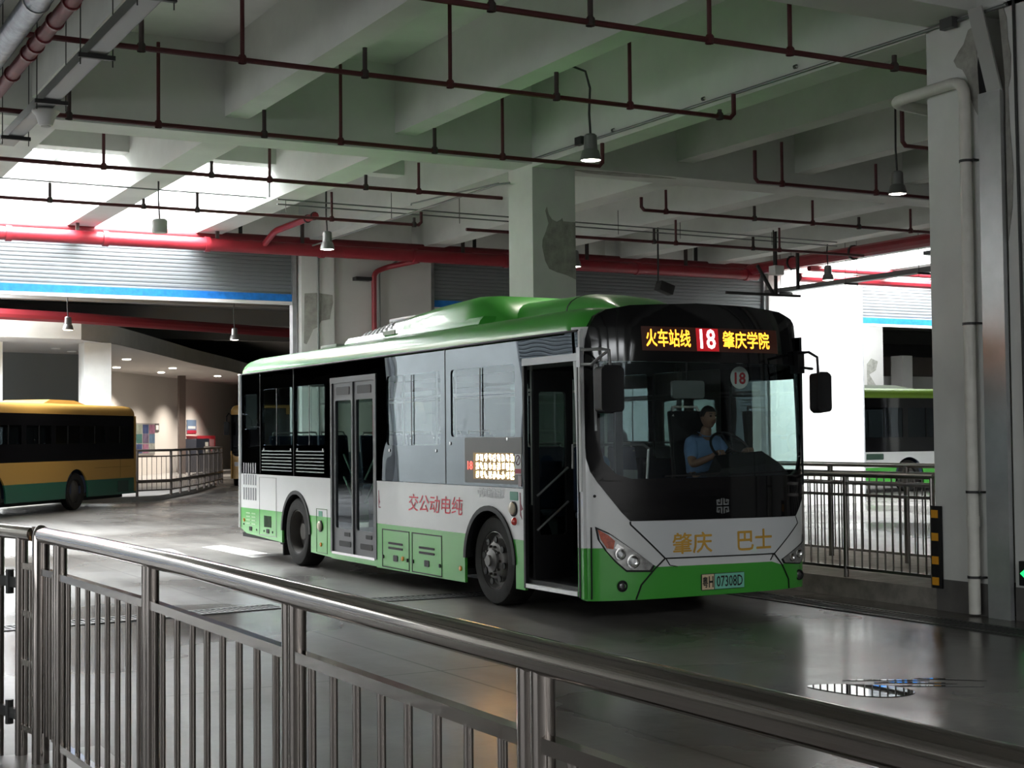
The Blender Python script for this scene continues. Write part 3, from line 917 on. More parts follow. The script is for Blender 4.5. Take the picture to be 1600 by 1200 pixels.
# downlights in the waiting room soffit
DL = ['lit downlight nearest the white column in the waiting room ceiling', 'lit downlight third from the white column, in the rear row', 'lit downlight just above the thin dark wall post', 'lit downlight left of the thin dark post, in the front row', 'lit downlight right of the thin dark post, rear row', 'lit downlight nearest the green bus roof in the waiting room ceiling', 'unlit downlight beside the white column over the glazed wall, right one', 'unlit downlight over the glazed wall, left one', 'lit downlight deepest in the waiting room ceiling, behind the others']
for i, (x, y, lit) in enumerate(((13.5, 54.5, 1), (14.6, 60.6, 1), (17.5, 64.5, 1), (16.9, 60.5, 1), (21, 67.5, 1), (21.6, 65.8, 1), (10.6, 50.2, 0), (9.8, 48.8, 0), (13.3, 58.6, 2))):
    lab = DL[i]
    dl = MB().lathe([(0, 0), (.13, 0), (.15, -.012), (.15, .02), (0, .02)], (x, y, 4.70), n=16).build('downlight', lampon if lit else whitem)
    tag(dl, lab, 'downlight', 'waiting room downlights')
for p, e in (((14.9, 60.3, 4.6), 900), ((16.2, 63.4, 4.6), 1300), ((18.6, 65.6, 4.6), 1500), ((20.4, 68.5, 4.6), 1500), ((22.5, 71.5, 4.6), 1300), ((12, 57, 4.6), 500), ((15.5, 59.5, 4.6), 900), ((13.5, 52.5, 4.6), 600)):
    l = bpy.data.lights.new('downlight_beam', 'SPOT'); l.energy = e; l.spot_size = 2.0; l.spot_blend = 1.0; l.color = (1, .9, .78); l.shadow_soft_size = .08
    lo = bpy.data.objects.new('downlight_beam', l); lo.location = p; C.objects.link(lo)

# ------------------------------------------------------------------ the green and white bus
BX, BY, BW, BL = 6.93, 11.385, 2.55, 9.81
bus = thing('city_bus', (BX + BW / 2, BY + 4.9, 0), 'green and white city bus with lit route sign and open front door', 'bus')


def fy(u, z):
    s = abs(u - BW / 2) / (BW / 2)
    y = -.2 + .2 * s ** 4 + .05 * max(0, (s - .93) / .07) ** 2
    if z > 1.2: y += .10 * ((z - 1.2) / 1.7) ** 2
    if z > 2.7: y += .5 * (z - 2.7) ** 2
    if z < .35: y += .3 * (.35 - z) ** 2
    return y


def FR(u, z, w): return (BX + u, BY + fy(min(max(u, 0), BW), z) - w, z)
def SR(y, z, w): return (BX - w, BY + y, z)          # right (door) side
def SLf(y, z, w): return (BX + BW + w, BY + y, z)    # left (driver) side
def BK(u, z, w): return (BX + u, BY + BL + w, z)     # tail


def clip_arch(y0, y1, z0, z1, cy, r, cz=.45):
    """outline (y, z) of a panel with a wheel-arch bite"""
    pts = [(y0, z1), (y0, z0)]
    if z0 < cz + r:
        k = z0 - cz
        dy = math.sqrt(max(0, r * r - k * k)) if k > 0 else r
        a0 = math.degrees(math.atan2(max(k, 0), -dy))
        a1 = math.degrees(math.atan2(max(k, 0), dy))
        if k < 0: pts += [(cy - r, z0)]
        pts += arc(cy, cz, r, a0, a1, 18)
        if k < 0: pts += [(cy + r, z0)]
    pts += [(y1, z0), (y1, z1)]
    return pts


FCY, RCY, RA = 1.83, 7.42, .555
for side, fn in (('r', SR), ('l', SLf)):
    doors = side == 'r'
    wp = MB()
    class SK:
        def panel(self, pts, f_, a, b):
            MB().panel(pts, f_, a, b).build('skirt_panel', greenp, bus)
    gp = SK()
    if doors:
        wp.panel(clip_arch(6.14, 9.79, .70, 1.20, RCY, RA), fn, -.03, 0)
        wp.panel(clip_arch(1.09, 4.70, .70, 1.20, FCY, RA), fn, -.03, 0)
        g1 = [(6.14, .70), (6.14, .20), (RCY - RA, .22), (RCY - RA, .45)] + arc(RCY, .45, RA, 180, 153, 3)[1:] + [(RCY - math.sqrt(RA ** 2 - .0625), .70)]
        gp.panel(g1, fn, -.03, 0)
        gp.panel([(RCY + math.sqrt(RA ** 2 - .0625), .70)] + arc(RCY, .45, RA, 27, 0, 3) + [(RCY + RA, .28), (9.5, .33), (9.79, .40), (9.79, .70)], fn, -.03, 0)
        gp.panel([(1.09, .70), (1.09, .22), (FCY - RA, .22), (FCY - RA, .45)] + arc(FCY, .45, RA, 180, 153, 3)[1:] + [(FCY - math.sqrt(RA ** 2 - .0625), .70)], fn, -.03, 0)
        gp.panel([(FCY + math.sqrt(RA ** 2 - .0625), .70)] + arc(FCY, .45, RA, 27, 0, 3) + [(FCY + RA, .19), (4.70, .18), (4.70, .70)], fn, -.03, 0)
        gp.panel([(4.70, .19), (6.14, .19), (6.14, .27), (4.70, .27)], fn, -.03, .0)
        # white front pillar beside the door
        wp.panel([(-.0, .69), (.05, .69), (.05, 2.4), (.05, 2.68), (.02, 2.68), (.0, 1.3)], fn, -.03, 0)
        gp.panel([(-.0, .23), (.05, .23), (.05, .69), (-.0, .69)], fn, -.03, 0)
    else:
        o = [(.05, .70)] + [(.05, 1.2), (9.79, 1.2), (9.79, .70)]
        k = math.sqrt(RA ** 2 - .0625)
        wp.panel([(.05, 1.2), (.05, .7), (FCY - k, .7)] + arc(FCY, .45, RA, 153, 27, 16)[1:-1] + [(FCY + k, .7), (RCY - k, .7)] + arc(RCY, .45, RA, 153, 27, 16)[1:-1] + [(RCY + k, .7), (9.79, .7), (9.79, 1.2)], fn, -.03, 0)
        for a, b in ((.05, FCY - RA), (FCY + RA, RCY - RA), (RCY + RA, 9.79)):
            gp.panel([(a, .2), (b, .2), (b, .7), (a, .7)], fn, -.03, 0)
    wp.build('side_panel', whitep, bus)
    # black window band
    if doors:
        P = [(.06, 2.40), (1.09, 2.40), (1.09, 1.205), (4.70, 1.205), (4.70, 2.42), (6.14, 2.42), (6.14, 1.205), (9.70, 1.205), (9.74, 1.25), (9.74, 2.66), (.06, 2.66)]
        H = [rrect(7.55, 8.78, 1.62, 2.41, .04), rrect(6.36, 7.43, 1.62, 2.41, .04), rrect(2.94, 4.38, 1.62, 2.42, .04), rrect(1.27, 2.69, 1.71, 2.42, .04), rrect(9.02, 9.6, 1.85, 2.36, .03)]
    else:
        P = [(.0, 1.205), (9.74, 1.205), (9.74, 2.66), (.0, 2.66)]
        H = [rrect(.05, 1.15, 1.35, 2.25, .04)] + [rrect(1.3 + 1.4 * i, 2.6 + 1.4 * i, 1.45, 2.41, .04) for i in range(6)]
    MB().panel(P, fn, -.03, 0, holes=H).build('window_band', band_glass, bus)
    for h in H:
        MB().panel(h, fn, -.012, -.012).build('window_pane', glass_side, bus)
    if doors:
        # sliding sashes: thin dark divider bars, seam lines, lock studs
        for y in (8.17, 6.9, 3.68, 2.0):
            MB().panel([(y - .010, 1.62 if y != 2.0 else 1.71), (y + .010, 1.62 if y != 2.0 else 1.71), (y + .010, 2.41), (y - .010, 2.41)], fn, 0, .006).build('sash_bar', mat('sash_grey', (.05, .055, .06), .4), bus)
        for y in (8.88, 7.50, 2.82):
            MB().panel([(y - .008, 1.21), (y + .008, 1.21), (y + .008, 2.65), (y - .008, 2.65)], fn, 0, .003).build('pane_seam', mattb, bus)
        for y, z in ((7.62, 1.56), (8.72, 1.56), (6.42, 1.56), (7.36, 1.56), (4.3, 1.56), (3.05, 1.56), (2.7, 1.64), (1.42, 1.68)):
            MB().lathe([(.018, 0), (.018, .008), (0, .012)], SR(y, z, 0), (-1, 0, 0), 10).build('lock_stud', chrome, bus)
        lv = MB()
        for k in range(7):
            z = 1.26 + k * .045
            lv.panel([(6.38, z), (7.40, z), (7.40, z + .014), (6.38, z + .014)], fn, .001, .006)
            lv.panel([(7.58, z), (8.80, z), (8.80, z + .014), (7.58, z + .014)], fn, .001, .006)
        lv.build('louvre_grille', mat('louvre_grey', (.22, .27, .25), .4), bus)
        gr = MB()
        for k in range(6):
            y = 9.06 + k * .105
            gr.panel([(y, 1.21), (y + .05, 1.21), (y + .05, 1.36), (y, 1.36)], fn, .001, .004)
            gr.panel([(y, 1.04), (y + .05, 1.04), (y + .05, 1.19), (y, 1.19)], fn, .001, .004)
            gr.panel([(y, .82), (y + .05, .82), (y + .05, 1.0), (y, 1.0)], fn, .001, .004)
        gr.build('vent_grille', mat('vent_grey', (.16, .16, .17), .5), bus)

# tail
bk = MB()
bk.panel([(0, .40), (BW, .40), (BW, .70), (0, .70)], BK, -.03, 0)
bk.mi = 1
bk.panel([(0, .70), (BW, .70), (BW, 2.66), (0, 2.66)], BK, -.03, 0, holes=[rrect(.3, BW - .3, 1.5, 2.5, .1)])
bk.build('tail_panel', [greenp, whitep], bus)
MB().panel(rrect(.3, BW - .3, 1.5, 2.5, .1), BK, -.012, -.012).build('rear_window', glass_clear, bus)
for x in (0, BW):
    MB().tube([(BX + (.012 if x == 0 else x - .012), BY + BL - .02, .40), (BX + (.012 if x == 0 else x - .012), BY + BL - .02, 2.67)], .035, 10).build('corner_post', whitep, bus)
for u in (.18, BW - .18):
    MB().panel(rrect(u - .08, u + .08, .9, 1.35, .03), BK, 0, .02).build('tail_light', redl, bus)

# roof with coved edges
def roof_sec(y, dz=0, ins=0):
    pts = [(ins, 2.64 + dz)]
    pts += [(ins + .26 - .26 * math.cos(math.radians(a)), 2.68 + dz + .22 * math.sin(math.radians(a))) for a in range(0, 91, 15)]
    pts += [(BW / 2, 2.94 + dz)]
    pts += [(BW - ins - .26 + .26 * math.cos(math.radians(a)), 2.68 + dz + .22 * math.sin(math.radians(a))) for a in range(90, -1, -15)]
    pts += [(BW - ins, 2.64 + dz)]
    return [(BX + u, BY + y, z) for u, z in pts]
rf = MB().loft([roof_sec(.02, -.10, .10), roof_sec(.12, -.03, .02), roof_sec(.3), roof_sec(5), roof_sec(9.4), roof_sec(9.68, -.02), roof_sec(9.81, -.10, .06)])
rf.build('roof', greenp, bus, 50)
MB().tube([SR(.06, 2.665, .004), SR(9.74, 2.665, .004)], .012, 6).build('gutter_strip', mattb, bus)

# floor, inner lining, wheel housings
fl = [(.03, .02), (BW - .03, .02)]
for yc in (FCY, RCY):
    fl += [(BW - .03, yc - RA), (BW - .46, yc - RA), (BW - .46, yc + RA), (BW - .03, yc + RA)]
fl += [(BW - .03, 9.76), (.03, 9.76)]
for yc in (RCY, FCY):
    fl += [(.03, yc + RA), (.46, yc + RA), (.46, yc - RA), (.03, yc - RA)]
MB().panel(fl, lambda u, v, w: (BX + u, BY + v, w), .27, .33).build('floor_pan', mattb, bus)
MB().box(BX + .06, BX + BW - .06, BY + .1, BY + 9.7, 2.58, 2.62).build('ceiling_lining', mat('lining_grey', (.30, .30, .29), .7), bus)
for yc in (FCY, RCY):
    for s in (0, 1):
        x0 = BX + .02 if s == 0 else BX + BW - .45
        ho = MB()
        A = arc(yc, .45, RA + .01, 0, 180, 14)
        ho.loft([[(x0, BY + y, z) for y, z in A], [(x0 + .43, BY + y, z) for y, z in A]], caps=False)
        xi = x0 + .43 if s == 0 else x0
        ho.face([(xi, BY + y, z) for y, z in A] + [(xi, BY + yc - RA, .2), (xi, BY + yc + RA, .2)])
        ho.build('wheel_housing', mattb, bus)
    al = MB()
    A0, A1 = arc(yc, .45, RA + .006, 0, 180, 20), arc(yc, .45, RA - .045, 0, 180, 20)
    for w in (0,):
        al.loft([[SR(y, z, -.03) for y, z in A1], [SR(y, z, .016) for y, z in A1], [SR(y, z, .016) for y, z in A0], [SR(y, z, -.0) for y, z in A0]], caps=False)
    al.build('arch_lip', mattb, bus)


def wheel(x, yc, rear, out):
    """out = -1 faces the camera side"""
    w = MB()
    R_ = .455
    t_ = .27
    prof = [(.29, 0), (.30, -.012), (.37, -.022), (.43, -.012), (R_, .02), (R_ + .002, t_ - .03), (.43, t_), (.29, t_)]
    w.lathe([(r, h) for r, h in prof], (x, BY + yc, R_), (1, 0, 0) if out < 0 else (-1, 0, 0), 40)
    tyre = w.build('wheel', rubber, bus, 40)
    d = MB()
    ax = (1, 0, 0) if out < 0 else (-1, 0, 0)
    if rear:
        d.lathe([(.30, .0), (.285, -.004), (.275, .02), (.255, .13), (.15, .15), (.12, .15), (.11, .07), (0, .06)], (x, BY + yc, R_), ax, 32)
        d.build('wheel_disc', mat('dark_wheel_disc', (.05, .045, .04), .6, .4), tyre, 40)
    else:
        d.lathe([(.30, .0), (.287, -.008), (.275, .03), (.262, .06), (.225, .055), (.20, .0), (.17, -.02), (.12, -.02), (.115, -.05), (.06, -.07), (0, -.07)], (x, BY + yc, R_), ax, 32)
        d.build('wheel_disc', rim, tyre, 40)
        for k in range(8):
            a = k * PI / 4 + .2
            MB().lathe([(.034, -.0), (.034, .012), (0, .012)], (x - out * 0 + (.012 if out < 0 else -.012) * -1, BY + yc + .215 * math.cos(a), R_ + .215 * math.sin(a)), (-1, 0, 0) if out < 0 else (1, 0, 0), 10).build('vent_hole', mattb, tyre)
        n = MB()
        for k in range(10):
            a = k * PI / 5
            n.lathe([(.014, 0), (.014, .03), (0, .034)], (x + (-.02 if out < 0 else .02), BY + yc + .145 * math.cos(a), R_ + .145 * math.sin(a)), (-1, 0, 0) if out < 0 else (1, 0, 0), 6)
        n.build('wheel_nut', mat('dark_wheel_disc', (.05, .045, .04), .6, .4), tyre)
        MB().lathe([(.06, 0), (.055, .03), (0, .035)], (x + (-.065 if out < 0 else .065), BY + yc, R_), (-1, 0, 0) if out < 0 else (1, 0, 0), 16).build('hub_cap', rim, tyre)
    return tyre
wheel(BX + .07, FCY, False, -1)
wheel(BX + .03, RCY, True, -1)
wheel(BX + BW - .07, FCY, False, 1)
wheel(BX + BW - .03, RCY, True, 1)
MB().box(BX + .45, BX + BW - .45, BY + .5, BY + 9.3, .16, .27).build('chassis', mattb, bus)
MB().box(BX + .04, BX + .4, BY + RCY + .6, BY + RCY + .64, .1, .3).build('mud_flap', rubber, bus)

# skirt hatches
def outline(y0, y1, z0, z1, t, m_, name, w=.004):
    o = MB()
    for a in ((y0, y1, z0, z0 + t), (y0, y1, z1 - t, z1), (y0, y0 + t, z0, z1), (y1 - t, y1, z0, z1)):
        o.panel([(a[0], a[2]), (a[1], a[2]), (a[1], a[3]), (a[0], a[3])], SR, 0, w)
    return o.build(name, m_, bus)
for y0, y1 in ((3.77, 4.53), (2.93, 3.70)):
    outline(y0, y1, .20, .645, .012, mattb, 'hatch_seam')
    v = MB()
    for z in (.42, .475):
        v.panel(rrect(y0 + .18, y0 + .58, z, z + .025, .012, 2), SR, .001, .006)
    v.build('hatch_vent', mattb, bus)
    MB().panel(rrect(y0 + .32, y0 + .44, .285, .355, .012, 2), SR, .001, .006).build('hatch_latch', mattb, bus)
    for y in (y0 + .03, y1 - .05):
        MB().panel(rrect(y, y + .03, .30, .34, .008, 2), SR, .001, .012).build('hatch_hinge', mattb, bus)
for y, z in ((3.95, .33), (2.48, .33), (6.50, .34), (9.6, .52)):
    MB().lathe([(.028, 0), (.026, .012), (0, .02)], SR(y, z, 0), (-1, 0, 0), 12).build('marker_lamp', amber, bus)
outline(6.28, 6.66, .23, .80, .008, mat('seam_green', (.03, .12, .02), .5), 'hatch_seam')
outline(8.20, 8.92, .34, 1.165, .008, mat('seam_grey', (.3, .3, .3), .5), 'hatch_seam')
def round_lamp(y, z):
    MB().lathe([(.062, 0), (.06, .02), (.045, .032), (0, .036)], SR(y, z, 0), (-1, 0, 0), 20).build('round_cap', mat('cream_cap', (.62, .55, .42), .4), bus)
    MB().lathe([(.074, 0), (.074, .012), (.06, .013)], SR(y - .012, z - .004, 0), (-1, 0, 0), 20).build('cap_ring', mattb, bus)
round_lamp(6.52, .58)
round_lamp(1.32, 1.0)
MB().lathe([(.04, 0), (.036, .02), (.02, .034), (0, .038)], SR(1.29, .875, 0), (-1, 0, 0), 18).build('red_marker_lamp', redl, bus)
MB().panel(rrect(1.22, 1.38, 1.08, 1.165, .006, 1), SR, 0, .004).build('green_sticker', mat('sticker_green', (.07, .28, .19), .4), bus)
MB().panel(rrect(6.45, 6.58, .70, .77, .006, 1), SR, 0, .004).build('green_sticker', mat('sticker_green', (.07, .28, .19), .4), bus)
v = MB()
for k in range(7):
    y = 8.42 + k * .045
    v.panel([(y, .46), (y + .022, .46), (y + .022, .62), (y, .62)], SR, .001, .005)
v.build('skirt_vent', mattb, bus)
v = MB()
for k in range(4):
    z = .47 + k * .05
    for y in (9.08, 9.32):
        v.panel(rrect(y, y + .19, z, z + .016, .007, 1), SR, .001, .005)
v.build('skirt_louvre', mat('louvre_light', (.35, .55, .3), .4), bus)
for y in (8.5, 9.25):
    MB().panel(rrect(y, y + .12, .375, .435, .01, 1), SR, .001, .006).build('hatch_latch', mattb, bus)
for y in (8.36, 8.72, 9.05, 9.62):
    MB().lathe([(.016, 0), (.016, .006), (0, .008)], SR(y, .40 if y < 9.5 else .46, 0), (-1, 0, 0), 8).build('bolt', mattb, bus)

# writing on the side
MIR = lambda f_: f_
lettering('交公动电纯', -3.78, -2.42, .885, 1.075, lambda u, v, w: SR(-u, v, w), .003, bold=.004, shear=.08).build('side_lettering', redt, bus, 0)
lettering('中通新能源', -2.07, -1.50, 1.09, 1.19, lambda u, v, w: SR(-u, v, w), .003, depth=.003).build('chrome_badge', mat('bright_badge_metal', (.80, .81, .82), .3), bus, 0)
for y, pts in ((4.62, [(0, 1.09), (-.012, .98), (-.03, .95), (-.012, .94), (0, .9), (-.05, .895), (-.05, .885), (.012, .885), (.012, 1.09)]), (1.17, [(0, 1.16), (-.01, 1.05), (-.05, 1.0), (-.005, .98), (-.03, .9), (.01, .94), (.012, 1.16)])):
    MB().panel([(y + a, z) for a, z in pts], SR, 0, .003).build('red_emblem', mat('dark_red_mark', (.25, .05, .07), .5), bus)

# middle door: two closed leaves in a grey frame
for y0, y1 in ((4.745, 5.415), (5.425, 6.095)):
    o = MB()
    o.panel([(y0, .285), (y1, .285), (y1, 2.40), (y0, 2.40)], SR, -.05, -.012, holes=[rrect(y0 + .075, y1 - .075, .58, 2.18, .03)])
    leaf = o.build('door_leaf', darkgrey, bus)
    MB().panel(rrect(y0 + .075, y1 - .075, .58, 2.18, .03), SR, -.03, -.03).build('door_glass', glass_door, leaf)
    MB().panel(rrect(y0 + .12, y1 - .12, 2.25, 2.35, .02), SR, -.012, -.006).build('door_top_slot', mattb, leaf)
    MB().panel(rrect(y0 + .1, y1 - .2, .36, .43, .02), SR, -.012, -.006).build('door_kick_slot', mattb, leaf)
    MB().panel(rrect(y0 + .12, y0 + .3, .49, .54, .015), SR, -.012, -.006).build('door_kick_slot', mattb, leaf)
    mid = (y0 + y1) / 2
    d = -1 if y0 < 5 else 1
    for z in (.92, 1.20):
        MB().tube([SR(mid - d * .17, z, -.09), SR(mid + d * .17, z + (.30 if True else 0), -.09)] if d > 0 else [SR(mid + .17 * 1, z + .0, -.09), SR(mid - .17, z + .30, -.09)], .014, 8).build('door_handrail', mat('pale_rail', (.55, .62, .56), .35), leaf)
o = MB()
for a in ((4.69, 4.745), (6.095, 6.15), (5.405, 5.435)):
    o.panel([(a[0], .27), (a[1], .27), (a[1], 2.46), (a[0], 2.46)], SR, -.03, .008)
o.panel([(4.69, 2.40), (6.15, 2.40), (6.15, 2.47), (4.69, 2.47)], SR, -.03, .010)
o.build('door_frame', darkgrey, bus)
MB().panel([(4.74, .255), (6.1, .255), (6.1, .285), (4.74, .285)], SR, -.05, .012).build('door_sill', chrome, bus)

# front door: open, its rear leaf folded inwards
o = MB()
o.panel([(.05, .24), (.075, .24), (.075, 2.40), (.05, 2.40)], SR, -.03, .008)
o.panel([(1.065, .24), (1.10, .24), (1.10, 2.40), (1.065, 2.40)], SR, -.03, .008)
o.build('door_frame', mattb, bus)
MB().panel([(.05, 2.39), (1.10, 2.39), (1.10, 2.46), (.05, 2.46)], SR, -.03, .012).build('door_header_strip', mat('header_grey', (.32, .33, .34), .4, .4), bus)
MB().panel([(.10, .25), (1.06, .25), (1.06, .29), (.10, .29)], SR, -.08, .01).build('door_sill', mat('sill_aluminium', (.75, .75, .74), .35, .6), bus)
leaf = MB().panel([(0.06, .32), (.50, .32), (.50, 2.34), (.06, 2.34)], lambda u, z, w: (BX + u, BY + 1.035 - w, z), 0, .035, holes=[rrect(.12, .42, .75, 2.14, .03)]).build('door_leaf', mattb, bus)
MB().panel(rrect(.12, .42, .75, 2.14, .03), lambda u, z, w: (BX + u, BY + 1.035 - w, z), .015, .015).build('door_glass', glass_door, leaf)
for z in (.80, 1.13):
    MB().tube([(BX + .08, BY + .98, z), (BX + .43, BY + .98, z + .27)], .013, 8).build('door_handrail', mat('dull_rail', (.25, .25, .25), .35, .6), leaf)
MB().tube([(BX + .56, BY + .90, .4), (BX + .56, BY + .90, 2.3)], .022, 8).build('door_post', mattb, bus)
MB().tube([(BX + .50, BY + .72, 1.6), (BX + .50, BY + .72, 2.2)], .02, 8).build('grab_rail', mat('grey_rail', (.35, .36, .37), .35, .5), bus)
leaf2 = MB().panel([(0.06, .32), (.50, .32), (.50, 2.34), (.06, 2.34)], lambda u, z, w: (BX + u, BY + .10 + w, z), 0, .035, holes=[rrect(.12, .42, .75, 2.14, .03)]).build('door_leaf', mattb, bus)
MB().panel(rrect(.12, .42, .75, 2.14, .03), lambda u, z, w: (BX + u, BY + .10 + w, z), .015, .015).build('door_glass', glass_door, leaf2)

# side destination screen behind the glass
MB().panel(rrect(1.13, 2.36, 1.235, 1.70, .02), SR, 0, .004).build('screen_surround', mat('screen_brown', (.035, .03, .026), .3), bus)
scr = MB().panel([(1.30, 1.275), (2.16, 1.275), (2.16, 1.545), (1.30, 1.545)], SR, .004, .007).build('route_screen', mat('screen_dark', (.03, .02, .01), .4, emit=(.20, .11, .02), strength=.8), bus)
px = MB()
r_ = random.Random(4)
for row in range(3):
    for k in range(9):
        y = 2.10 - k * .093
        for i in range(10):
            a, b = r_.uniform(0, .05), r_.uniform(0, .062)
            z = 1.283 + row * .087
            px.panel([(y - a, z + b), (y - a - .022, z + b), (y - a - .022, z + b + .014), (y - a, z + b + .014)], SR, .007, .009)
            px.panel([(y - b, z + a), (y - b - .010, z + a), (y - b - .010, z + a + .03), (y - b, z + a + .03)], SR, .007, .009)
px.build('screen_characters', mat('led_yellow', (1, .8, .4), .4, emit=(1, .84, .50), strength=5), scr, 0)['kind'] = 'stuff'
lettering('18', -2.285, -2.175, 1.37, 1.455, lambda u, v, w: SR(-u, v, w), .008, bold=.004).build('route_number', mat('led_red', (1, .1, .1), .4, emit=(1, .12, .08), strength=2.2), scr, 0)
ns = MB().panel([(1.14, 1.335), (1.265, 1.335), (1.265, 1.535), (1.14, 1.535)], SR, .004, .007).build('notice_sticker', whitem, bus)
rg = MB()
A, B = arc(1.203, 1.475, .052, 0, 360, 20)[:-1], arc(1.203, 1.475, .040, 0, 360, 20)[:-1]
rg.panel(A, SR, .007, .009, holes=[B[::-1]])
rg.panel([(1.168, 1.505), (1.178, 1.513), (1.238, 1.445), (1.228, 1.437)], SR, .007, .009)
rg.build('no_entry_ring', mat('ring_dark', (.10, .04, .07), .5), ns, 0)
MB().panel([(1.145, 1.345), (1.26, 1.345), (1.26, 1.39), (1.145, 1.39)], SR, .007, .009).build('sticker_strip', mat('strip_red', (.40, .03, .06), .5), ns)
MB().panel([(1.14, 1.22), (1.20, 1.22), (1.20, 1.325), (1.14, 1.325)], SR, .004, .007).build('notice_sticker', mat('pink_grey', (.38, .30, .31), .5), bus)

# ---- front
MASK = [(.40, .93), (.32, 1.01), (.19, 1.18), (.11, 1.29), (.06, 1.38), (.035, 1.5), (.03, 1.65), (.03, 1.98), (.04, 2.29), (.06, 2.59), (.09, 2.70), (.15, 2.80), (.25, 2.86), (.49, 2.905), (1.23, 2.945), (1.82, 2.935), (2.25, 2.90), (2.44, 2.84), (2.525, 2.75), (2.54, 2.62), (2.53, 2.32), (2.535, 1.98), (2.54, 1.65), (2.545, 1.35), (2.54, 1.2), (2.50, 1.08), (2.35, .91)]
GL = [(.14, 1.60), (.17, 1.47), (.27, 1.36), (.42, 1.31), (2.3, 1.31), (2.42, 1.36), (2.47, 1.48), (2.48, 1.7), (2.47, 2.38), (.15, 2.385)]
MB().panel(MASK, FR, -.04, .012, holes=[GL[::-1]], step=.1).build('front_mask', blackp, bus, 40)
MB().panel(GL, FR, .0, .0, step=.1).build('windscreen', glass_wind, bus, 40)
fp = MB()
g = [(0, .25), (.03, .215), (2.52, .215), (2.55, .25), (2.55, .69), (0, .69)]
fp.panel([(0, .69), (0, .25), (.03, .215), (2.52, .215), (2.55, .25), (2.55, .49), (2.12, .455), (1.99, .49), (1.11, .50), (.67, .505), (.3, .69)], FR, -.05, 0, step=(.07, .12))
fp.build('bumper', greenp, bus, 40)
fp = MB()
fp.panel([(0, .69), (.3, .69), (.67, .505), (1.11, .50), (1.99, .49), (2.12, .455), (2.55, .49), (2.55, 1.3), (2.50, 1.08), (2.35, .91), (.40, .93), (.32, 1.01), (.19, 1.18), (.11, 1.29), (.06, 1.38), (.035, 1.5), (.03, 1.65), (.03, 2.29), (.06, 2.59), (.09, 2.70), (.0, 2.70)], FR, -.05, 0, step=(.07, .12))
fp.build('front_panel', whitep, bus, 40)
fp = MB()
fp.panel([(2.55, 1.3), (2.545, 1.35), (2.53, 2.32), (2.54, 2.62), (2.55, 2.62)], FR, -.05, 0, step=(.07, .12))
fp.build('front_panel', whitep, bus, 40)
TR = [(.40, .925), (2.35, .905), (2.385, .84), (2.02, .565), (.75, .58), (.40, .90)]
MB().panel(TR, FR, -.01, .008, step=.1).build('service_flap', mat('flap_white', (.62, .64, .66), .3, 0, .6), bus, 40)
def seam(pts, t=.011, w0=.001, w1=.011):
    sm = MB()
    for a, b in zip(pts, pts[1:]):
        a, b = V((*a, 0)), V((*b, 0))
        d = (b - a).normalized(); s_ = V((-d.y, d.x, 0)) * t / 2
        sm.panel([tuple((a - s_)[:2]), tuple((b - s_)[:2]), tuple((b + s_)[:2]), tuple((a + s_)[:2])], FR, w0, w1, step=.1)
    sm.build('panel_seam', mattb, bus, 0)
seam([(2.35, .905), (2.385, .84), (2.02, .565), (.75, .58), (.40, .90), (.40, .925)])
seam([(.75, .58), (.64, .49), (.50, .35), (.45, .22)])
seam([(2.02, .565), (2.13, .45), (2.22, .31), (2.23, .22)])
seam([(.76, .575), (.80, .515), (.88, .50)], .006)
seam([(2.01, .56), (1.97, .505)], .006)
seam([(.06, .88), (.06, .23)], .007)
def headlamp(pts, refl):
    MB().panel(pts, FR, .002, .008, step=.06).build('lamp_surround', mattb, bus)
    cx = sum(p[0] for p in pts) / len(pts); cz = sum(p[1] for p in pts) / len(pts)
    ins = [(cx + (u - cx) * .93, cz + (z - cz) * .90) for u, z in pts]
    h = MB().panel(ins, FR, .009, .014, step=.06).build('headlamp', mat('headlamp_inner', (.45, .45, .44), .25, .5, vary=.5, scale=14), bus)
    return h
h = headlamp([(.09, .885), (.20, .83), (.36, .715), (.64, .515), (.60, .462), (.36, .472), (.26, .56), (.17, .67), (.11, .77)], None)
for u, z, r in ((.30, .635, .042), (.42, .565, .052)):
    MB().lathe([(r + .012, .012), (r + .012, .024), (r, .026), (r * .7, .016), (0, .012)], FR(u, z, 0), (-.15, -1, 0), 20).build('lamp_bowl', chrome, h)
    MB().lathe([(r * .55, .016), (r * .4, .032), (0, .038)], FR(u, z, 0), (-.15, -1, 0), 16).build('lamp_bulb', mat('clear_bulb', (.75, .76, .78), .08, 0, 1), h)
MB().panel([(.105, .86), (.19, .81), (.25, .755), (.235, .68), (.18, .69), (.13, .77)], FR, .015, .019, step=.06).build('turn_signal', mat('orange_red_lens', (.50, .07, .02), .25, 0, .6, vary=.5, scale=30), h)
MB().panel([(.27, .73), (.33, .69), (.30, .66), (.245, .69)], FR, .015, .019, step=.06).build('side_light', chrome, h)
h = headlamp([(2.53, .72), (2.50, .66), (2.30, .58), (2.12, .505), (2.15, .462), (2.42, .44), (2.52, .52)], None)
for u, z, r in ((2.26, .515, .030), (2.38, .545, .036)):
    MB().lathe([(r + .01, .012), (r + .01, .024), (r, .026), (r * .7, .016), (0, .012)], FR(u, z, 0), (.25, -1, 0), 18).build('lamp_bowl', chrome, h)
for u, z in ((.32, .345), (2.40, .335)):
    f_ = MB().lathe([(.052, 0), (.052, .012), (.04, .014), (.03, .004), (0, .004)], FR(u, z, 0), (0, -1, 0), 20).build('fog_lamp', mattb, bus)
    MB().lathe([(.032, .006), (.02, .012), (0, .014)], FR(u, z, 0), (0, -1, 0), 16).build('lamp_glass', mat('smoked_lens', (.05, .05, .05), .1, 0, 1), f_)
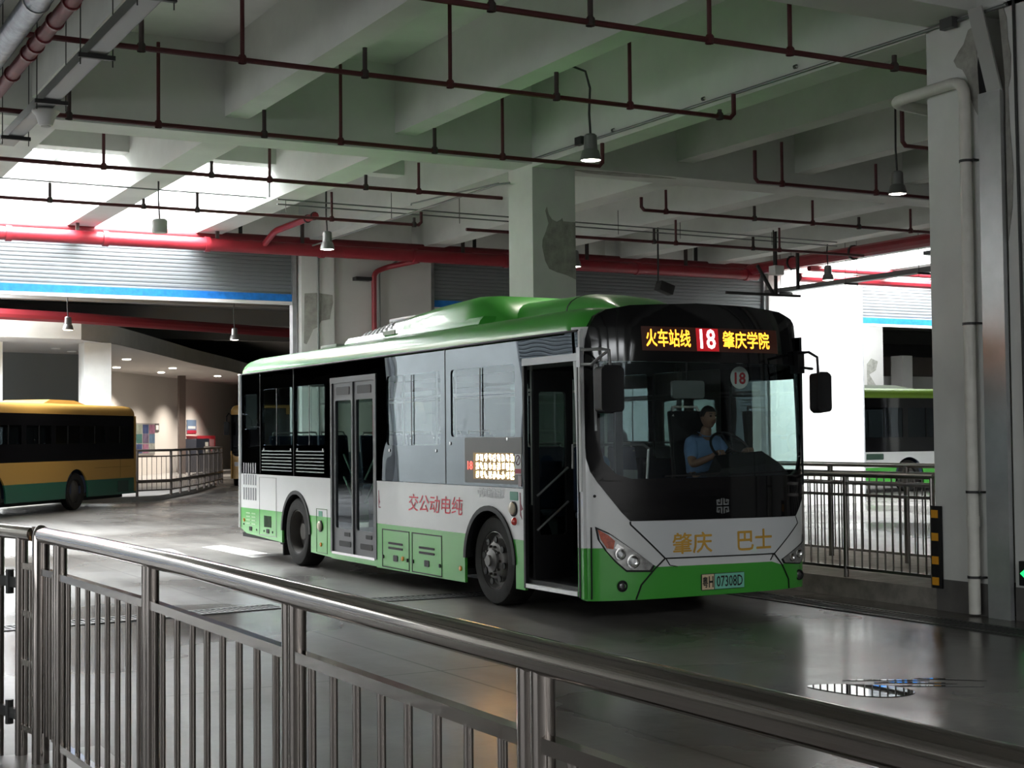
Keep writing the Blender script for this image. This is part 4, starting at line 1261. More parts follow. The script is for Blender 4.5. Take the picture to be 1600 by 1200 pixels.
MB().lathe([(.014, 0), (.014, .006), (0, .008)], FR(.09, 1.16, 0), (-.3, -1, 0), 10).build('screw_cap', mattb, bus)
# licence plate
pl = MB().panel(rrect(1.145, 1.64, .265, .415, .012), FR, .004, .012).build('licence_plate', mat('plate_frame', (.04, .05, .045), .4), bus)
MB().panel([(1.15, .27), (1.285, .27), (1.285, .41), (1.15, .41)], FR, .012, .015).build('plate_field', mat('plate_cream', (.70, .55, .36), .45), pl)
MB().panel([(1.295, .27), (1.635, .27), (1.635, .41), (1.295, .41)], FR, .012, .015).build('plate_field', mat('plate_green', (.20, .58, .44), .45), pl)
pk = mat('plate_black', (.015, .018, .016), .5)
lettering('粤', 1.155, 1.213, .29, .39, FR, .016, bold=.02).build('plate_character', pk, pl, 0)
lettering('H', 1.225, 1.275, .29, .39, FR, .016, bold=.02).build('plate_character', pk, pl, 0)
lettering('07308D', 1.315, 1.615, .29, .39, FR, .016, bold=.012).build('plate_character', pk, pl, 0)
for ch, a, b in (('肇庆', .83, 1.27), ('巴士', 1.57, 1.985)):
    lettering(ch, a, b, .615, .805, FR, .010, bold=.016).build('front_lettering', goldm, bus, 0)
# maker's badge: a cut-corner square of four bracket strokes
bd = MB()
cx, cz = 1.395, 1.04
for sx in (-1, 1):
    for sz in (-1, 1):
        def q(a, b): return (cx + sx * a, cz + sz * b)
        for pts in ([q(.008, .008), q(.022, .008), q(.022, .066), q(.008, .072)], [q(.022, .008), q(.068, .008), q(.068, .02), q(.022, .02)], [q(.056, .02), q(.068, .02), q(.072, .055), q(.06, .055)], [q(.036, .034), q(.048, .034), q(.048, .062), q(.036, .064)], [q(.036, .05), q(.07, .045), q(.07, .058), q(.036, .064)]):
            bd.panel(pts, FR, .013, .02)
bd.build('maker_badge', mat('dull_chrome', (.35, .36, .37), .3, .8), bus, 0)

# route sign behind the mask
MB().panel([(.57, 2.485), (2.16, 2.485), (2.16, 2.71), (.57, 2.71)], FR, .0125, .0145, step=.1).build('route_sign', mat('sign_dark', (.01, .006, .005), .35, emit=(.04, .006, .002), strength=.3), bus)  # faint glow of the panel stands for light spilling from the characters
sg_ = [o for o in bus.children if o.name == 'route_sign'][0]
MB().panel([(1.17, 2.49), (1.425, 2.49), (1.425, 2.705), (1.17, 2.705)], FR, .0150, .0155, step=.1).build('number_field', mat('sign_red', (.3, .01, .01), .4, emit=(.40, .006, .012), strength=.7), sg_)
led = mat('led_amber', (1, .5, .05), .4, emit=(1, .40, .03), strength=2.3)
lettering('火车站线', .615, 1.10, 2.525, 2.685, FR, .017, bold=.016).build('route_characters', led, sg_, 0)
lettering('肇庆学院', 1.475, 2.045, 2.525, 2.685, FR, .017, bold=.016).build('route_characters', led, sg_, 0)
lettering('18', 1.215, 1.385, 2.515, 2.695, FR, .017, bold=.012).build('route_number', mat('led_white', (1, .9, .95), .4, emit=(1, .85, .95), strength=3), sg_, 0)

# wipers, inside stickers and disc
for a, b in (((.75, 1.33), (1.38, 1.345)), ((1.5, 1.33), (2.2, 1.345))):
    m_ = MB()
    m_.bar(FR(a[0], a[1], .02), FR(b[0], b[1], .02), .012, .014)
    m_.build('wiper', mattb, bus)
dk = MB().lathe([(0, 0), (.11, 0), (.11, .004), (0, .004)], (BX + 1.90, BY + .16, 2.26), (0, -1, 0), 24).build('route_disc', whitem, bus)
lettering('18', 1.84, 1.965, 2.20, 2.31, lambda u, v, w: (BX + u, BY + .155 - w, v), .002, bold=.03).build('route_number', mat('disc_red', (.5, .02, .03), .5), dk, 0)

# mirrors
def mirror(cx, cz, half_w, half_h, root, name_pts, y=10.98):
    a = MB()
    for pts in name_pts:
        a.tube(pts, .014, 8)
    arm = a.build('mirror_arm', mattb if cx > 8 else mat('dull_rail', (.25, .25, .25), .35, .6), bus)
    b = MB().panel(rrect(cx - half_w, cx + half_w, cz - half_h, cz + half_h, .04, 4), lambda u, v, w: (u, y - w, v), -.05, .05).build('mirror_head', mattb, arm, bevel=.012)
    return arm
mirror(6.965, 2.115, .118, .20, None, [[(6.92, 11.40, 2.485), (6.93, 11.05, 2.475), (6.97, 10.98, 2.46), (6.98, 10.98, 2.3)], [(6.92, 11.40, 2.355), (6.92, 11.2, 2.345), (6.94, 11.05, 2.42), (6.97, 10.98, 2.46)]])
MB().box(6.90, 6.94, 11.37, 11.43, 2.33, 2.51).build('mirror_bracket', mat('grey_rail', (.35, .36, .37), .35, .5), bus)
mirror(9.34, 2.10, .085, .185, None, [[(9.40, 11.36, 2.50), (9.26, 11.02, 2.49), (9.33, 10.98, 2.44), (9.34, 10.98, 2.28)], [(9.42, 11.34, 2.36), (9.30, 11.02, 2.33)]], y=10.95)
MB().box(9.36, 9.44, 11.3, 11.42, 2.30, 2.52).build('mirror_bracket', mattb, bus)
MB().tube([FR(.115, 2.36, .018), FR(.105, 1.75, .018)], .014, 6).build('grey_trim', mat('grey_rail', (.35, .36, .37), .35, .5), bus)
MB().tube([SR(.02, 2.66, .012), SR(.02, 1.2, .012)], .012, 6).build('white_trim', whitem, bus)

# ---- roof unit: long green housing with a white louvred tail
def ac_sec(y, hw, z1, z0=2.93, r=.16):
    u0, u1 = BW / 2 - hw, BW / 2 + hw
    h = z1 - z0
    r = min(r, h * .8, hw * .6)
    pts = [(u0, z0), (u0 + .02, z0 + (h - r) * .6)]
    pts += [(u0 + .05 + r * 1.6 - r * 1.6 * math.cos(math.radians(a)), z1 - r + r * math.sin(math.radians(a))) for a in range(0, 91, 18)]
    pts += [(u1 - .05 - r * 1.6 + r * 1.6 * math.cos(math.radians(a)), z1 - r + r * math.sin(math.radians(a))) for a in range(90, -1, -18)]
    pts += [(u1 - .02, z0 + (h - r) * .6), (u1, z0)]
    return [(BX + u, BY + y, z) for u, z in pts]
base = MB().loft([ac_sec(6.60, .90, 3.02, r=.02), ac_sec(2.75, .90, 3.02, r=.02)])
base.build('roof_unit_base', greenp, bus)
MB().loft([ac_sec(6.55, .80, 3.03), ac_sec(6.35, .84, 3.09), ac_sec(5.3, .86, 3.19), ac_sec(4.9, .86, 3.20)]).build('roof_unit_tail', whitep, bus, 50)
MB().loft([ac_sec(4.9, .86, 3.205), ac_sec(4.2, .87, 3.25), ac_sec(3.2, .87, 3.28), ac_sec(2.9, .84, 3.26), ac_sec(2.72, .72, 3.10), ac_sec(2.62, .60, 2.97)]).build('roof_unit', greenp, bus, 50)
MB().loft([ac_sec(2.9, .52, 3.20, r=.22), ac_sec(1.5, .52, 3.17, r=.22), ac_sec(1.1, .50, 3.10, r=.15), ac_sec(.75, .44, 2.97, r=.03)]).build('roof_duct', greenp, bus, 50)
MB().loft([ac_sec(1.62, .525, 3.178, r=.22), ac_sec(1.60, .525, 3.178, r=.22)]).build('roof_duct_seam', mattb, bus)
def shoulder(y, a, off=.004):
    S_ = [(4.9, .86, 3.20), (5.3, .86, 3.19), (6.35, .84, 3.09), (6.55, .80, 3.03)]
    for (ya, ha, za), (yb, hb, zb) in zip(S_, S_[1:]):
        if ya <= y <= yb:
            t_ = (y - ya) / (yb - ya)
            hw, z1 = ha + (hb - ha) * t_, za + (zb - za) * t_
    rr = min(.16, (z1 - 2.93) * .8)
    a = math.radians(a)
    return (BX + BW / 2 - hw + .05 + rr * 1.6 - rr * 1.6 * math.cos(a) - off, BY + y, z1 - rr + rr * math.sin(a) + off)
gv = MB()
for k in range(7):
    y = 6.28 - k * .15
    for a0, a1 in ((12, 30), (30, 48), (48, 66)):
        gv.face([shoulder(y, a0, .012), shoulder(y, a1, .012), shoulder(y - .075, a1, .012), shoulder(y - .075, a0, .012)])
gv.build('roof_unit_louvre', mattb, bus)
MB().box(BX + .75, BX + 1.9, BY + 5.2, BY + 6.0, 3.17, 3.235).build('roof_unit_lid', whitep, bus, bevel=.02)
MB().box(BX + .38, BX + .40, BY + 5.0, BY + 5.35, 2.97, 3.02).build('roof_unit_label', mat('label_grey', (.6, .6, .55), .5), bus)
MB().box(BX + .5, BX + 1.2, BY + 7.2, BY + 7.8, 2.93, 2.99).build('roof_hatch', mat('hatch_grey', (.45, .45, .44), .5), bus, bevel=.02)

# ---- inside
MB().box(BX + .5, BX + BW - .08, BY + .04, BY + .34, .33, 1.28).build('dashboard', mattb, bus, bevel=.03)
d_ = MB().loft([[(BX + 1.5, BY + .06, 1.25), (BX + 1.6, BY + .06, 1.38), (BX + 2.30, BY + .06, 1.42), (BX + 2.48, BY + .06, 1.25)], [(BX + 1.6, BY + .36, 1.25), (BX + 1.72, BY + .34, 1.50), (BX + 2.30, BY + .34, 1.54), (BX + 2.45, BY + .36, 1.25)]])
d_.build('instrument_binnacle', mattb, bus)
sw = MB()
SWC, SWA = V((BX + 2.05, BY + .52, 1.56)), V((0, -.75, .66)).normalized()
su, sv = V((1, 0, 0)), SWA.cross(V((1, 0, 0)))
sw.tube([SWC + (su * math.cos(a) + sv * math.sin(a)) * .22 for a in [i * PI / 12 for i in range(25)]], .014, 8, False)
for a in (PI / 2, PI * 7 / 6, -PI / 6):
    sw.tube([SWC, SWC + (su * math.cos(a) + sv * math.sin(a)) * .22], .012, 6)
sw.tube([SWC, SWC - SWA * .3], .03, 8)
sw.build('steering_wheel', mattb, bus)
def seat(x, y, z, m_=seatm, back=.72, name='passenger_seat'):
    s = MB()
    s.box(x - .21, x + .21, y - .22, y + .2, z, z + .08)
    s.obox((x, y + .25, z + .08 + back / 2), (.21, 0, 0), (0, .04, 0), (0, .05, back / 2))
    o = s.build(name, m_, bus, bevel=.03)
    MB().box(x - .15, x + .15, y - .12, y + .12, .33, z).build('seat_pedestal', mattb, o)
    MB().tube([(x - .18, y + .26, z + back + .02), (x - .15, y + .30, z + back + .12), (x + .15, y + .30, z + back + .12), (x + .18, y + .26, z + back + .02)], .014, 6).build('seat_handle', yellowr, o)
    return o
ds = seat(BX + 2.05, BY + 1.0, 1.02, mattb, .86, 'driver_seat')
for y in (2.6, 3.4, 4.2, 5.2, 6.1, 7.0, 7.9, 8.7):
    for x in ((2.25, 1.8) if y > 2 else (2.25,)):
        seat(BX + x, BY + y, .78 if y < 6 else .95)
for y in (2.9, 3.7, 6.6, 7.6, 8.5):
    seat(BX + .32, BY + y, .78 if y < 6 else .95)
for x, y in ((.9, 1.3), (1.45, 1.9), (.75, 2.6), (1.5, 3.6), (.75, 4.6), (1.5, 5.6), (.75, 6.2), (1.5, 7.2)):
    MB().tube([(BX + x, BY + y, .33), (BX + x, BY + y, 2.58)], .017, 8).build('hand_pole', yellowr, bus)
for x in (.75, 1.5):
    MB().tube([(BX + x, BY + 2.0, 2.2), (BX + x, BY + 8.4, 2.2)], .016, 8).build('ceiling_rail', yellowr, bus)
MB().tube([(BX + .15, BY + .42, 1.40), (BX + .15, BY + .42, 1.62), (BX + .95, BY + .45, 1.62), (BX + 1.05, BY + .5, 1.58), (BX + 1.0, BY + .55, .4)], .014, 8).build('entry_rail', mat('dull_rail', (.25, .25, .25), .35, .6), bus)
MB().box(BX + .38, BX + .62, BY + .5, BY + .62, 1.30, 1.46).build('fare_box', mat('fare_grey', (.16, .17, .17), .5), bus, bevel=.01)
MB().lathe([(0, 0), (.075, 0), (.075, .008), (0, .008)], (BX + .52, BY + .49, 1.44), (0, -1, 0), 18).build('blue_reader', mat('reader_blue', (.02, .16, .34), .3), bus)
MB().box(BX + 1.42, BX + 1.45, BY + 1.3, BY + 1.95, .33, 1.35).build('cab_partition', mat('partition', (.20, .21, .21), .5), bus)
mr = MB().panel(rrect(1.18, 1.56, 2.06, 2.23, .03), lambda u, z, w: (BX + u, BY + .30 - w, z), 0, .03).build('inside_mirror', mat('mirror_grey', (.16, .17, .17), .3), bus)
MB().tube([(BX + 1.38, BY + .31, 2.2), (BX + 1.38, BY + .31, 2.56)], .01, 6).build('mirror_stem', mattb, mr)

# ------------------------------------------------------------------ the driver
def skinned(name, nodes, edges, m_, parent, sub=2):
    """nodes: key -> (point, radius); one continuous skinned surface"""
    keys = list(nodes)
    idx = {k: i for i, k in enumerate(keys)}
    off = V(parent['_off'])
    me = bpy.data.meshes.new(name)
    me.from_pydata([V(nodes[k][0]) - off for k in keys], [(idx[a], idx[b]) for a, b in edges], [])
    o = bpy.data.objects.new(name, me)
    C.objects.link(o)
    sk = o.modifiers.new('skin', 'SKIN')
    for i, k in enumerate(keys):
        r = nodes[k][1]
        me.skin_vertices[0].data[i].radius = r if isinstance(r, tuple) else (r, r)
    me.skin_vertices[0].data[0].use_root = True
    s = o.modifiers.new('sub', 'SUBSURF')
    s.levels = s.render_levels = sub
    dg = bpy.context.evaluated_depsgraph_get()
    nm = bpy.data.meshes.new_from_object(o.evaluated_get(dg))
    o.modifiers.clear()
    o.data = nm
    nm.materials.clear()
    nm.materials.append(m_)
    nm.shade_smooth()
    o.parent = parent
    o['_off'] = tuple(off)
    return o
skin_m = mat('brown_skin', (.22, .12, .08), .5)
shirt_m = mat('light_blue_shirt', (.16, .27, .48), .75, vary=.2, scale=9)
trouser_m = mat('dark_trousers', (.02, .022, .03), .8)
hair_m = mat('black_hair', (.012, .011, .010), .6)
PX, PY, PZ = BX + 2.05, BY + .97, 1.13
person = thing('person', (PX, PY, PZ), 'driver in a light blue shirt sitting at the steering wheel behind the windscreen', 'person')
def P(x, y, z): return (PX + x, PY + y, PZ + z)
body = {
    'pelvis': (P(0, .08, .10), (.13, .10)), 'waist': (P(0, .05, .26), (.12, .085)), 'chest': (P(0, .0, .44), (.125, .085)), 'upper': (P(0, -.02, .53), (.09, .06)), 'neck': (P(0, -.04, .60), .055), 'skull': (P(0, -.06, .68), .06),
    'shL': (P(-.17, -.02, .51), .062), 'elL': (P(-.25, -.14, .27), .047), 'wrL': (P(-.20, -.42, .36), .032), 'hdL': (P(-.19, -.50, .40), .036),
    'shR': (P(.17, -.02, .51), .062), 'elR': (P(.24, -.14, .27), .047), 'wrR': (P(.17, -.43, .38), .032), 'hdR': (P(.16, -.51, .42), .036),
    'hipL': (P(-.10, -.02, .08), .09), 'knL': (P(-.14, -.44, .09), .065), 'anL': (P(-.13, -.48, -.32), .045), 'toL': (P(-.13, -.66, -.36), .04),
    'hipR': (P(.10, -.02, .08), .09), 'knR': (P(.14, -.44, .09), .065), 'anR': (P(.13, -.48, -.32), .045), 'toR': (P(.13, -.66, -.36), .04)}
E_ = [('pelvis', 'waist'), ('waist', 'chest'), ('chest', 'upper'), ('upper', 'neck'), ('neck', 'skull'), ('chest', 'shL'), ('shL', 'elL'), ('elL', 'wrL'), ('wrL', 'hdL'), ('chest', 'shR'), ('shR', 'elR'), ('elR', 'wrR'), ('wrR', 'hdR'),
      ('pelvis', 'hipL'), ('hipL', 'knL'), ('knL', 'anL'), ('anL', 'toL'), ('pelvis', 'hipR'), ('hipR', 'knR'), ('knR', 'anR'), ('anR', 'toR')]
skinned('body', body, E_, skin_m, person)
bd_ = [o for o in person.children][0]
# five fingers on each hand, closed over the rim, joined to the body mesh
def join_into(target, others):
    bm = bmesh.new(); bm.from_mesh(target.data)
    for o in others:
        bm.from_mesh(o.data); bpy.data.objects.remove(o)
    bm.to_mesh(target.data); bm.free(); target.data.shade_smooth()
ex = []
for s, hd in ((-1, V(body['hdL'][0])), (1, V(body['hdR'][0]))):
    for k in range(4):
        b = hd + V(((k - 1.5) * .021, -.02, .012))
        l = (.034, .040, .038, .028)[k]
        ex.append(skinned('finger', {'a': (b, .010), 'b': (b + V((0, -l, .008)), .0095), 'c': (b + V((0, -l - .012, -.026)), .009), 'd': (b + V((0, -l + .012, -.042)), .008)}, [('a', 'b'), ('b', 'c'), ('c', 'd')], skin_m, person, 1))
    t0 = hd + V((-s * .03, .0, .0))
    ex.append(skinned('finger', {'a': (t0, .011), 'b': (t0 + V((-s * .022, -.03, -.006)), .010), 'c': (t0 + V((-s * .016, -.055, -.018)), .009)}, [('a', 'b'), ('b', 'c')], skin_m, person, 1))
# head with face, looking ahead and slightly down
hd = MB()
HC = V(P(0, -.085, .755))
N_, M_ = 20, 14
secs = []
for i in range(M_ + 1):
    t = -1 + 2 * i / M_
    z = t * .118
    r = math.sqrt(max(0.0, 1 - t * t))
    jaw = 1 - .22 * max(0, -t)
    ring = []
    for k in range(N_):
        a = 2 * PI * k / N_
        x = .075 * r * math.cos(a) * jaw
        y = .095 * r * math.sin(a) * (jaw if math.sin(a) > 0 else 1)
        if math.sin(a) < -.85:                       # face side
            if -.32 < t < .1: y -= .024 * (1 - abs((t + .14) / .24)) * (1 if math.sin(a) < -.97 else .25)
            if .05 < t < .3: y += .006
        ring.append((HC.x + x, HC.y + y, HC.z + z))
    secs.append(ring)
hd.loft(secs, close=True)
ho = hd.build('head', skin_m, person, 80)
join_into(bd_, ex + [ho])
for s in (-1, 1):
    MB().lathe([(0, .012), (.009, .008), (.012, 0), (.009, -.008), (0, -.012)], HC + V((s * .03, -.084, .012)), (0, 0, 1), 10).build('eye', mat('eye_dark', (.05, .04, .04), .2), person)
    MB().obox(HC + V((s * .074, .0, -.01)), (.006, 0, 0), (0, .016, 0), (0, 0, .03)).build('ear', skin_m, person, bevel=.005)
    MB().bar(HC + V((s * .015, -.092, .036)), HC + V((s * .045, -.085, .038)), .006, .007).build('eyebrow', hair_m, person)
MB().bar(HC + V((-.022, -.083, -.058)), HC + V((.022, -.083, -.058)), .006, .008).build('mouth', mat('lip_dark', (.16, .06, .05), .5), person)
hr = MB()
secs = []
for i in range(9):
    t = .05 + .95 * i / 8
    r = math.sqrt(max(0.0, 1 - t * t))
    ring = []
    for k in range(N_):
        a = 2 * PI * k / N_
        lift = 0 if math.sin(a) > -.35 or t > .45 else .45 - t
        tt = min(1, t + lift)
        rr = math.sqrt(max(0.0, 1 - tt * tt))
        ring.append((HC.x + .082 * rr * math.cos(a), HC.y + .004 + .10 * rr * math.sin(a), HC.z + .124 * tt))
    secs.append(ring)
hr.loft(secs, close=True)
hr.build('hair', hair_m, person, 80)
# shirt and trousers over the body
cl = {k: body[k] for k in ('pelvis', 'waist', 'chest', 'upper', 'shL', 'elL', 'shR', 'elR')}
g_ = lambda r, d: tuple(x + d for x in r) if isinstance(r, tuple) else r + d
shirt = {k: (body[k][0], g_(body[k][1], .05 if k in ('pelvis', 'waist', 'chest') else .016)) for k in ('pelvis', 'waist', 'chest', 'upper', 'shL', 'shR')}
shirt['upper'] = (P(0, -.02, .54), (.13, .10))
shirt['collar'] = (P(0, -.035, .585), .066)
shirt['cuL'] = (V(body['shL'][0]).lerp(V(body['elL'][0]), .8), .066)
shirt['cuR'] = (V(body['shR'][0]).lerp(V(body['elR'][0]), .8), .066)
skinned('shirt', shirt, [('pelvis', 'waist'), ('waist', 'chest'), ('chest', 'upper'), ('upper', 'collar'), ('chest', 'shL'), ('shL', 'cuL'), ('chest', 'shR'), ('shR', 'cuR')], shirt_m, person)
tr = {k: (body[k][0], g_(body[k][1], .02 if k != 'pelvis' else .045)) for k in ('pelvis', 'hipL', 'knL', 'anL', 'hipR', 'knR', 'anR')}
skinned('trousers', tr, [('pelvis', 'hipL'), ('hipL', 'knL'), ('knL', 'anL'), ('pelvis', 'hipR'), ('hipR', 'knR'), ('knR', 'anR')], trouser_m, person)

# ------------------------------------------------------------------ near railing
t = thing('platform_railing', (1.5, 4.0, .16), 'polished stainless railing in the foreground along the platform edge', 'railing')
RAIL = [(1.52, .55), (1.515, 1.4), (1.505, 2.1), (1.50, 2.656), (1.495, 4.05), (1.50, 5.15), (1.46, 6.42), (1.41, 7.30)]
P3 = [V((x, y, 1.25)) for x, y in RAIL]
MB().tube(P3, .038, 24).build('top_rail', steel, t, 60)
def rail_x(y):
    for (x0, y0), (x1, y1) in zip(RAIL, RAIL[1:]):
        if y0 <= y <= y1:
            return x0 + (x1 - x0) * (y - y0) / (y1 - y0)
    return RAIL[0][0]
POSTS = [1.28, 2.66, 4.08, 5.63, 7.0]
for y in POSTS:
    for dy in (-.028, .028):
        MB().tube([(rail_x(y), y + dy, .161), (rail_x(y), y + dy, 1.235)], .0265, 16).build('post', steel, t, 60)
    MB().lathe([(.085, 0), (.085, .008), (.03, .012)], (rail_x(y), y, .161), n=16).build('foot_plate', steel, t)
for a, b in zip(POSTS, POSTS[1:]):
    for z in (1.075, .30):
        MB().bar((rail_x(a + .05), a + .05, z), (rail_x(b - .05), b - .05, z), .035, .032).build('cross_bar', steel, t, 0)
    n = 8
    for k in range(n):
        y = a + .05 + (b - a - .10) * (k + .6) / (n + .2)
        MB().tube([(rail_x(y), y, .30), (rail_x(y), y, 1.075)], .0115, 10).build('baluster', steel, t, 60)
y = 7.30
MB().lathe([(.041, .161), (.041, 1.235), (.038, 1.262), (.028, 1.284), (.014, 1.296), (0, 1.299)], (1.405, 7.33, 0), n=20).build('end_post', steel, t, 60)
for y in (7.10, 7.17, 7.24):
    MB().tube([(1.42, y, .30), (1.42, y, 1.075)], .0115, 10).build('baluster', steel, t, 60)
MB().bar((1.44, 7.03, 1.075), (1.41, 7.28, 1.075), .035, .032).build('cross_bar', steel, t, 0)

g = thing('railing_gate', (1.2, 7.9, .001), 'stainless railing section with hinges left of the end post', 'railing')
G0, G1 = V((1.39, 7.43, 1.25)), V((.95, 9.6, 1.25))
dgv = (G1 - G0).normalized()
MB().tube([G0, G1], .036, 20).build('top_rail', steel, g, 60)
for s in (.15, .46, 1.5):
    p = G0 + dgv * s
    MB().tube([(p.x, p.y, .001), (p.x, p.y, 1.24)], .030, 14).build('post', steel, g, 60)
for s0, s1 in ((.15, -.06), (.46, 1.5)):
    for z in (1.09, .86, .62, .3):
        a, b = G0 + dgv * s0, G0 + dgv * s1
        MB().bar((a.x, a.y, z), (b.x, b.y, z), .03, .03).build('cross_bar', steel, g, 0)
for s in (.03, .09, .60, .72, .85, .98, 1.11, 1.24):
    p = G0 + dgv * s
    MB().tube([(p.x, p.y, .3), (p.x, p.y, 1.09)], .0115, 8).build('baluster', steel, g, 60)
for z in (.35, 1.0):
    p, q = G0 + dgv * .15, G0 + dgv * .46
    m_ = (p + q) / 2
    MB().bar((p.x, p.y, z), (q.x, q.y, z), .02, .05).build('hinge', blackm, g)
    MB().tube([(m_.x, m_.y, z - .06), (m_.x, m_.y, z + .06)], .02, 10).build('hinge_pin', blackm, g)

# ------------------------------------------------------------------ right platform fences
def fence(x, y0, y1, zb, zt, lab, posts, post_r=.026, step=.115):
    t = thing('platform_fence', (x, y0, zb), lab, 'fence')
    MB().tube([(x, y0, zt), (x, y1, zt)], .028, 12).build('top_rail', steel2, t, 60)
    for z in (zt - .09, zt - .21, zb + .10):
        MB().bar((x, y0, z), (x, y1, z), .03, .03).build('cross_bar', steel2, t, 0)
    for y in posts:
        MB().tube([(x, y, zb), (x, y, zt)], post_r, 12).build('post', steel2, t, 60)
    y = y0 + step
    k = 0
    while y < y1 - .02 and k < 95:
        if min(abs(y - p) for p in posts) > .05:
            MB().tube([(x, y, zb + .10), (x, y, zt - .09)], .009, 6).build('baluster', steel2, t, 60)
            k += 1
        y += step
    return t
fence(10.5, 10.67, 18.3, .2, 1.275, 'dark steel fence on the kerb right of the bus, nearer of two', [10.69, 11.95, 13.25, 14.55, 15.85, 17.15, 18.28])
fence(12.2, 11.2, 19.0, .2, 1.33, 'second dark steel fence across the platform, behind the nearer one', [11.25, 12.83, 14.15, 15.45, 16.75, 18.9], .034, .125)

# waiting room fence along its kerb
t = thing('platform_fence', (12, 44, .14), 'brown steel fence in front of the waiting room wall', 'fence')
def kp(s):
    pts = [V((x, y, 0)) for x, y in KERB[1:7]]
    for a, b in zip(pts, pts[1:]):
        l = (b - a).length
        if s <= l: return a + (b - a) * s / l
        s -= l
    return pts[-1]
off = V((.35, .15, 0))
PS = [kp(.2 + 1.35 * i) + off for i in range(15)]
br_ = mat('bronze_steel', (.13, .11, .10), .4, .6)
MB().tube([p + V((0, 0, 1.42)) for p in PS], .035, 8).build('top_rail', br_, t)
for z in (1.25, .30):
    MB().tube([p + V((0, 0, z)) for p in PS], .022, 6).build('cross_bar', br_, t)
MB().tube([p + V((0, 0, .55)) for p in PS], [.05] * len(PS), 6).build('bumper_rail', br_, t)
for p in PS:
    MB().tube([p + V((0, 0, .14)), p + V((0, 0, 1.42))], .04, 8).build('post', br_, t)
k = 0
for a, b in zip(PS, PS[1:]):
    for i in range(1, 7):
        p = a.lerp(b, i / 7)
        MB().tube([p + V((0, 0, .3)), p + V((0, 0, 1.25))], .010, 5).build('baluster', br_, t)

# things on and by the waiting room wall
wd = (V((30, 85.2, 0)) - V((13.0, 61.3, 0))).normalized()
wn = V((wd.y, -wd.x, 0))
def WALL(s, z, w):
    p = V((13.0, 61.3, 0)) + wd * s + wn * (.101 + w)
    return (p.x, p.y, z)
nb = MB().panel([(4.8, 1.05), (8.9, 1.05), (8.9, 2.50), (4.8, 2.50)], WALL, .001, .05).build('notice_board', mat('board_frame', (.25, .24, .23), .5), None)
tag(nb, 'notice board of colourful posters on the waiting room wall', 'notice board')
cols = [(.05, .07, .16), (.24, .26, .30), (.28, .13, .20), (.05, .13, .12), (.30, .31, .28), (.13, .10, .16), (.22, .25, .21), (.10, .16, .24)]
r_ = random.Random(3)
i = 0
for a in (4.95, 5.75, 6.55, 7.35, 8.15):
    for z in (1.12, 1.58, 2.02):
        c_ = cols[(i * 3 + int(a)) % 8]; i += 1
        MB().panel([(a, z), (a + .72, z), (a + .72, z + .42), (a, z + .42)], WALL, .05, .056).build('poster', mat('poster_%d' % ((i * 3 + int(a)) % 8), c_, .5, vary=.5, scale=4), nb)
o = MB().panel([(9.0, 2.1), (9.5, 2.1), (9.5, 2.5), (9.0, 2.5)], WALL, .001, .03).build('wall_plaque', mat('plaque', (.10, .09, .09), .5)); tag(o, 'small dark square plaque right of the notice board', 'plaque')
MB().panel([(9.08, 2.2), (9.42, 2.2), (9.42, 2.42), (9.08, 2.42)], WALL, .03, .034).build('plaque_picture', whitem, o)
o = MB().panel([(13.4, 2.05), (14.8, 2.05), (14.8, 2.72), (13.4, 2.72)], WALL, .001, .03).build('wall_poster', mat('pale_blue_poster', (.16, .24, .36), .5)); tag(o, 'blue and red poster on the waiting room wall above the red cabinet', 'poster')
MB().panel([(13.4, 2.05), (14.8, 2.05), (14.8, 2.2), (13.4, 2.2)], WALL, .03, .034).build('poster_footer', mat('strip_red', (.40, .03, .06), .5), o)
MB().panel([(13.55, 2.28), (14.65, 2.28), (14.65, 2.4), (13.55, 2.4)], WALL, .03, .034).build('poster_line', whitem, o)
c_ = thing('red_cabinet', WALL(14.8, .14, .3), 'red vending cabinet against the waiting room wall', 'cabinet')
MB().panel([(13.4, .15), (16.2, .15), (16.2, 1.9), (13.4, 1.9)], WALL, .01, .55).build('body', mat('cabinet_red', (.30, .02, .03), .4), c_, bevel=.02)
MB().panel([(15.0, .5), (16.0, .5), (16.0, 1.75), (15.0, 1.75)], WALL, .55, .57).build('front_panel', mat('cabinet_pink', (.35, .16, .17), .4), c_)
c_ = thing('dark_cabinet', WALL(12.4, .14, .9), 'dark navy cabinet in front of the red one behind the far fence', 'cabinet')
MB().panel([(11.4, .15), (13.3, .15), (13.3, 1.75), (11.4, 1.75)], WALL, .6, 1.2).build('body', mat('cabinet_navy', (.02, .025, .04), .4), c_, bevel=.02)
MB().panel([(12.7, 1.0), (13.1, 1.0), (13.1, 1.6), (12.7, 1.6)], WALL, 1.2, 1.22).build('label', mat('label_grey', (.6, .6, .55), .5), c_)

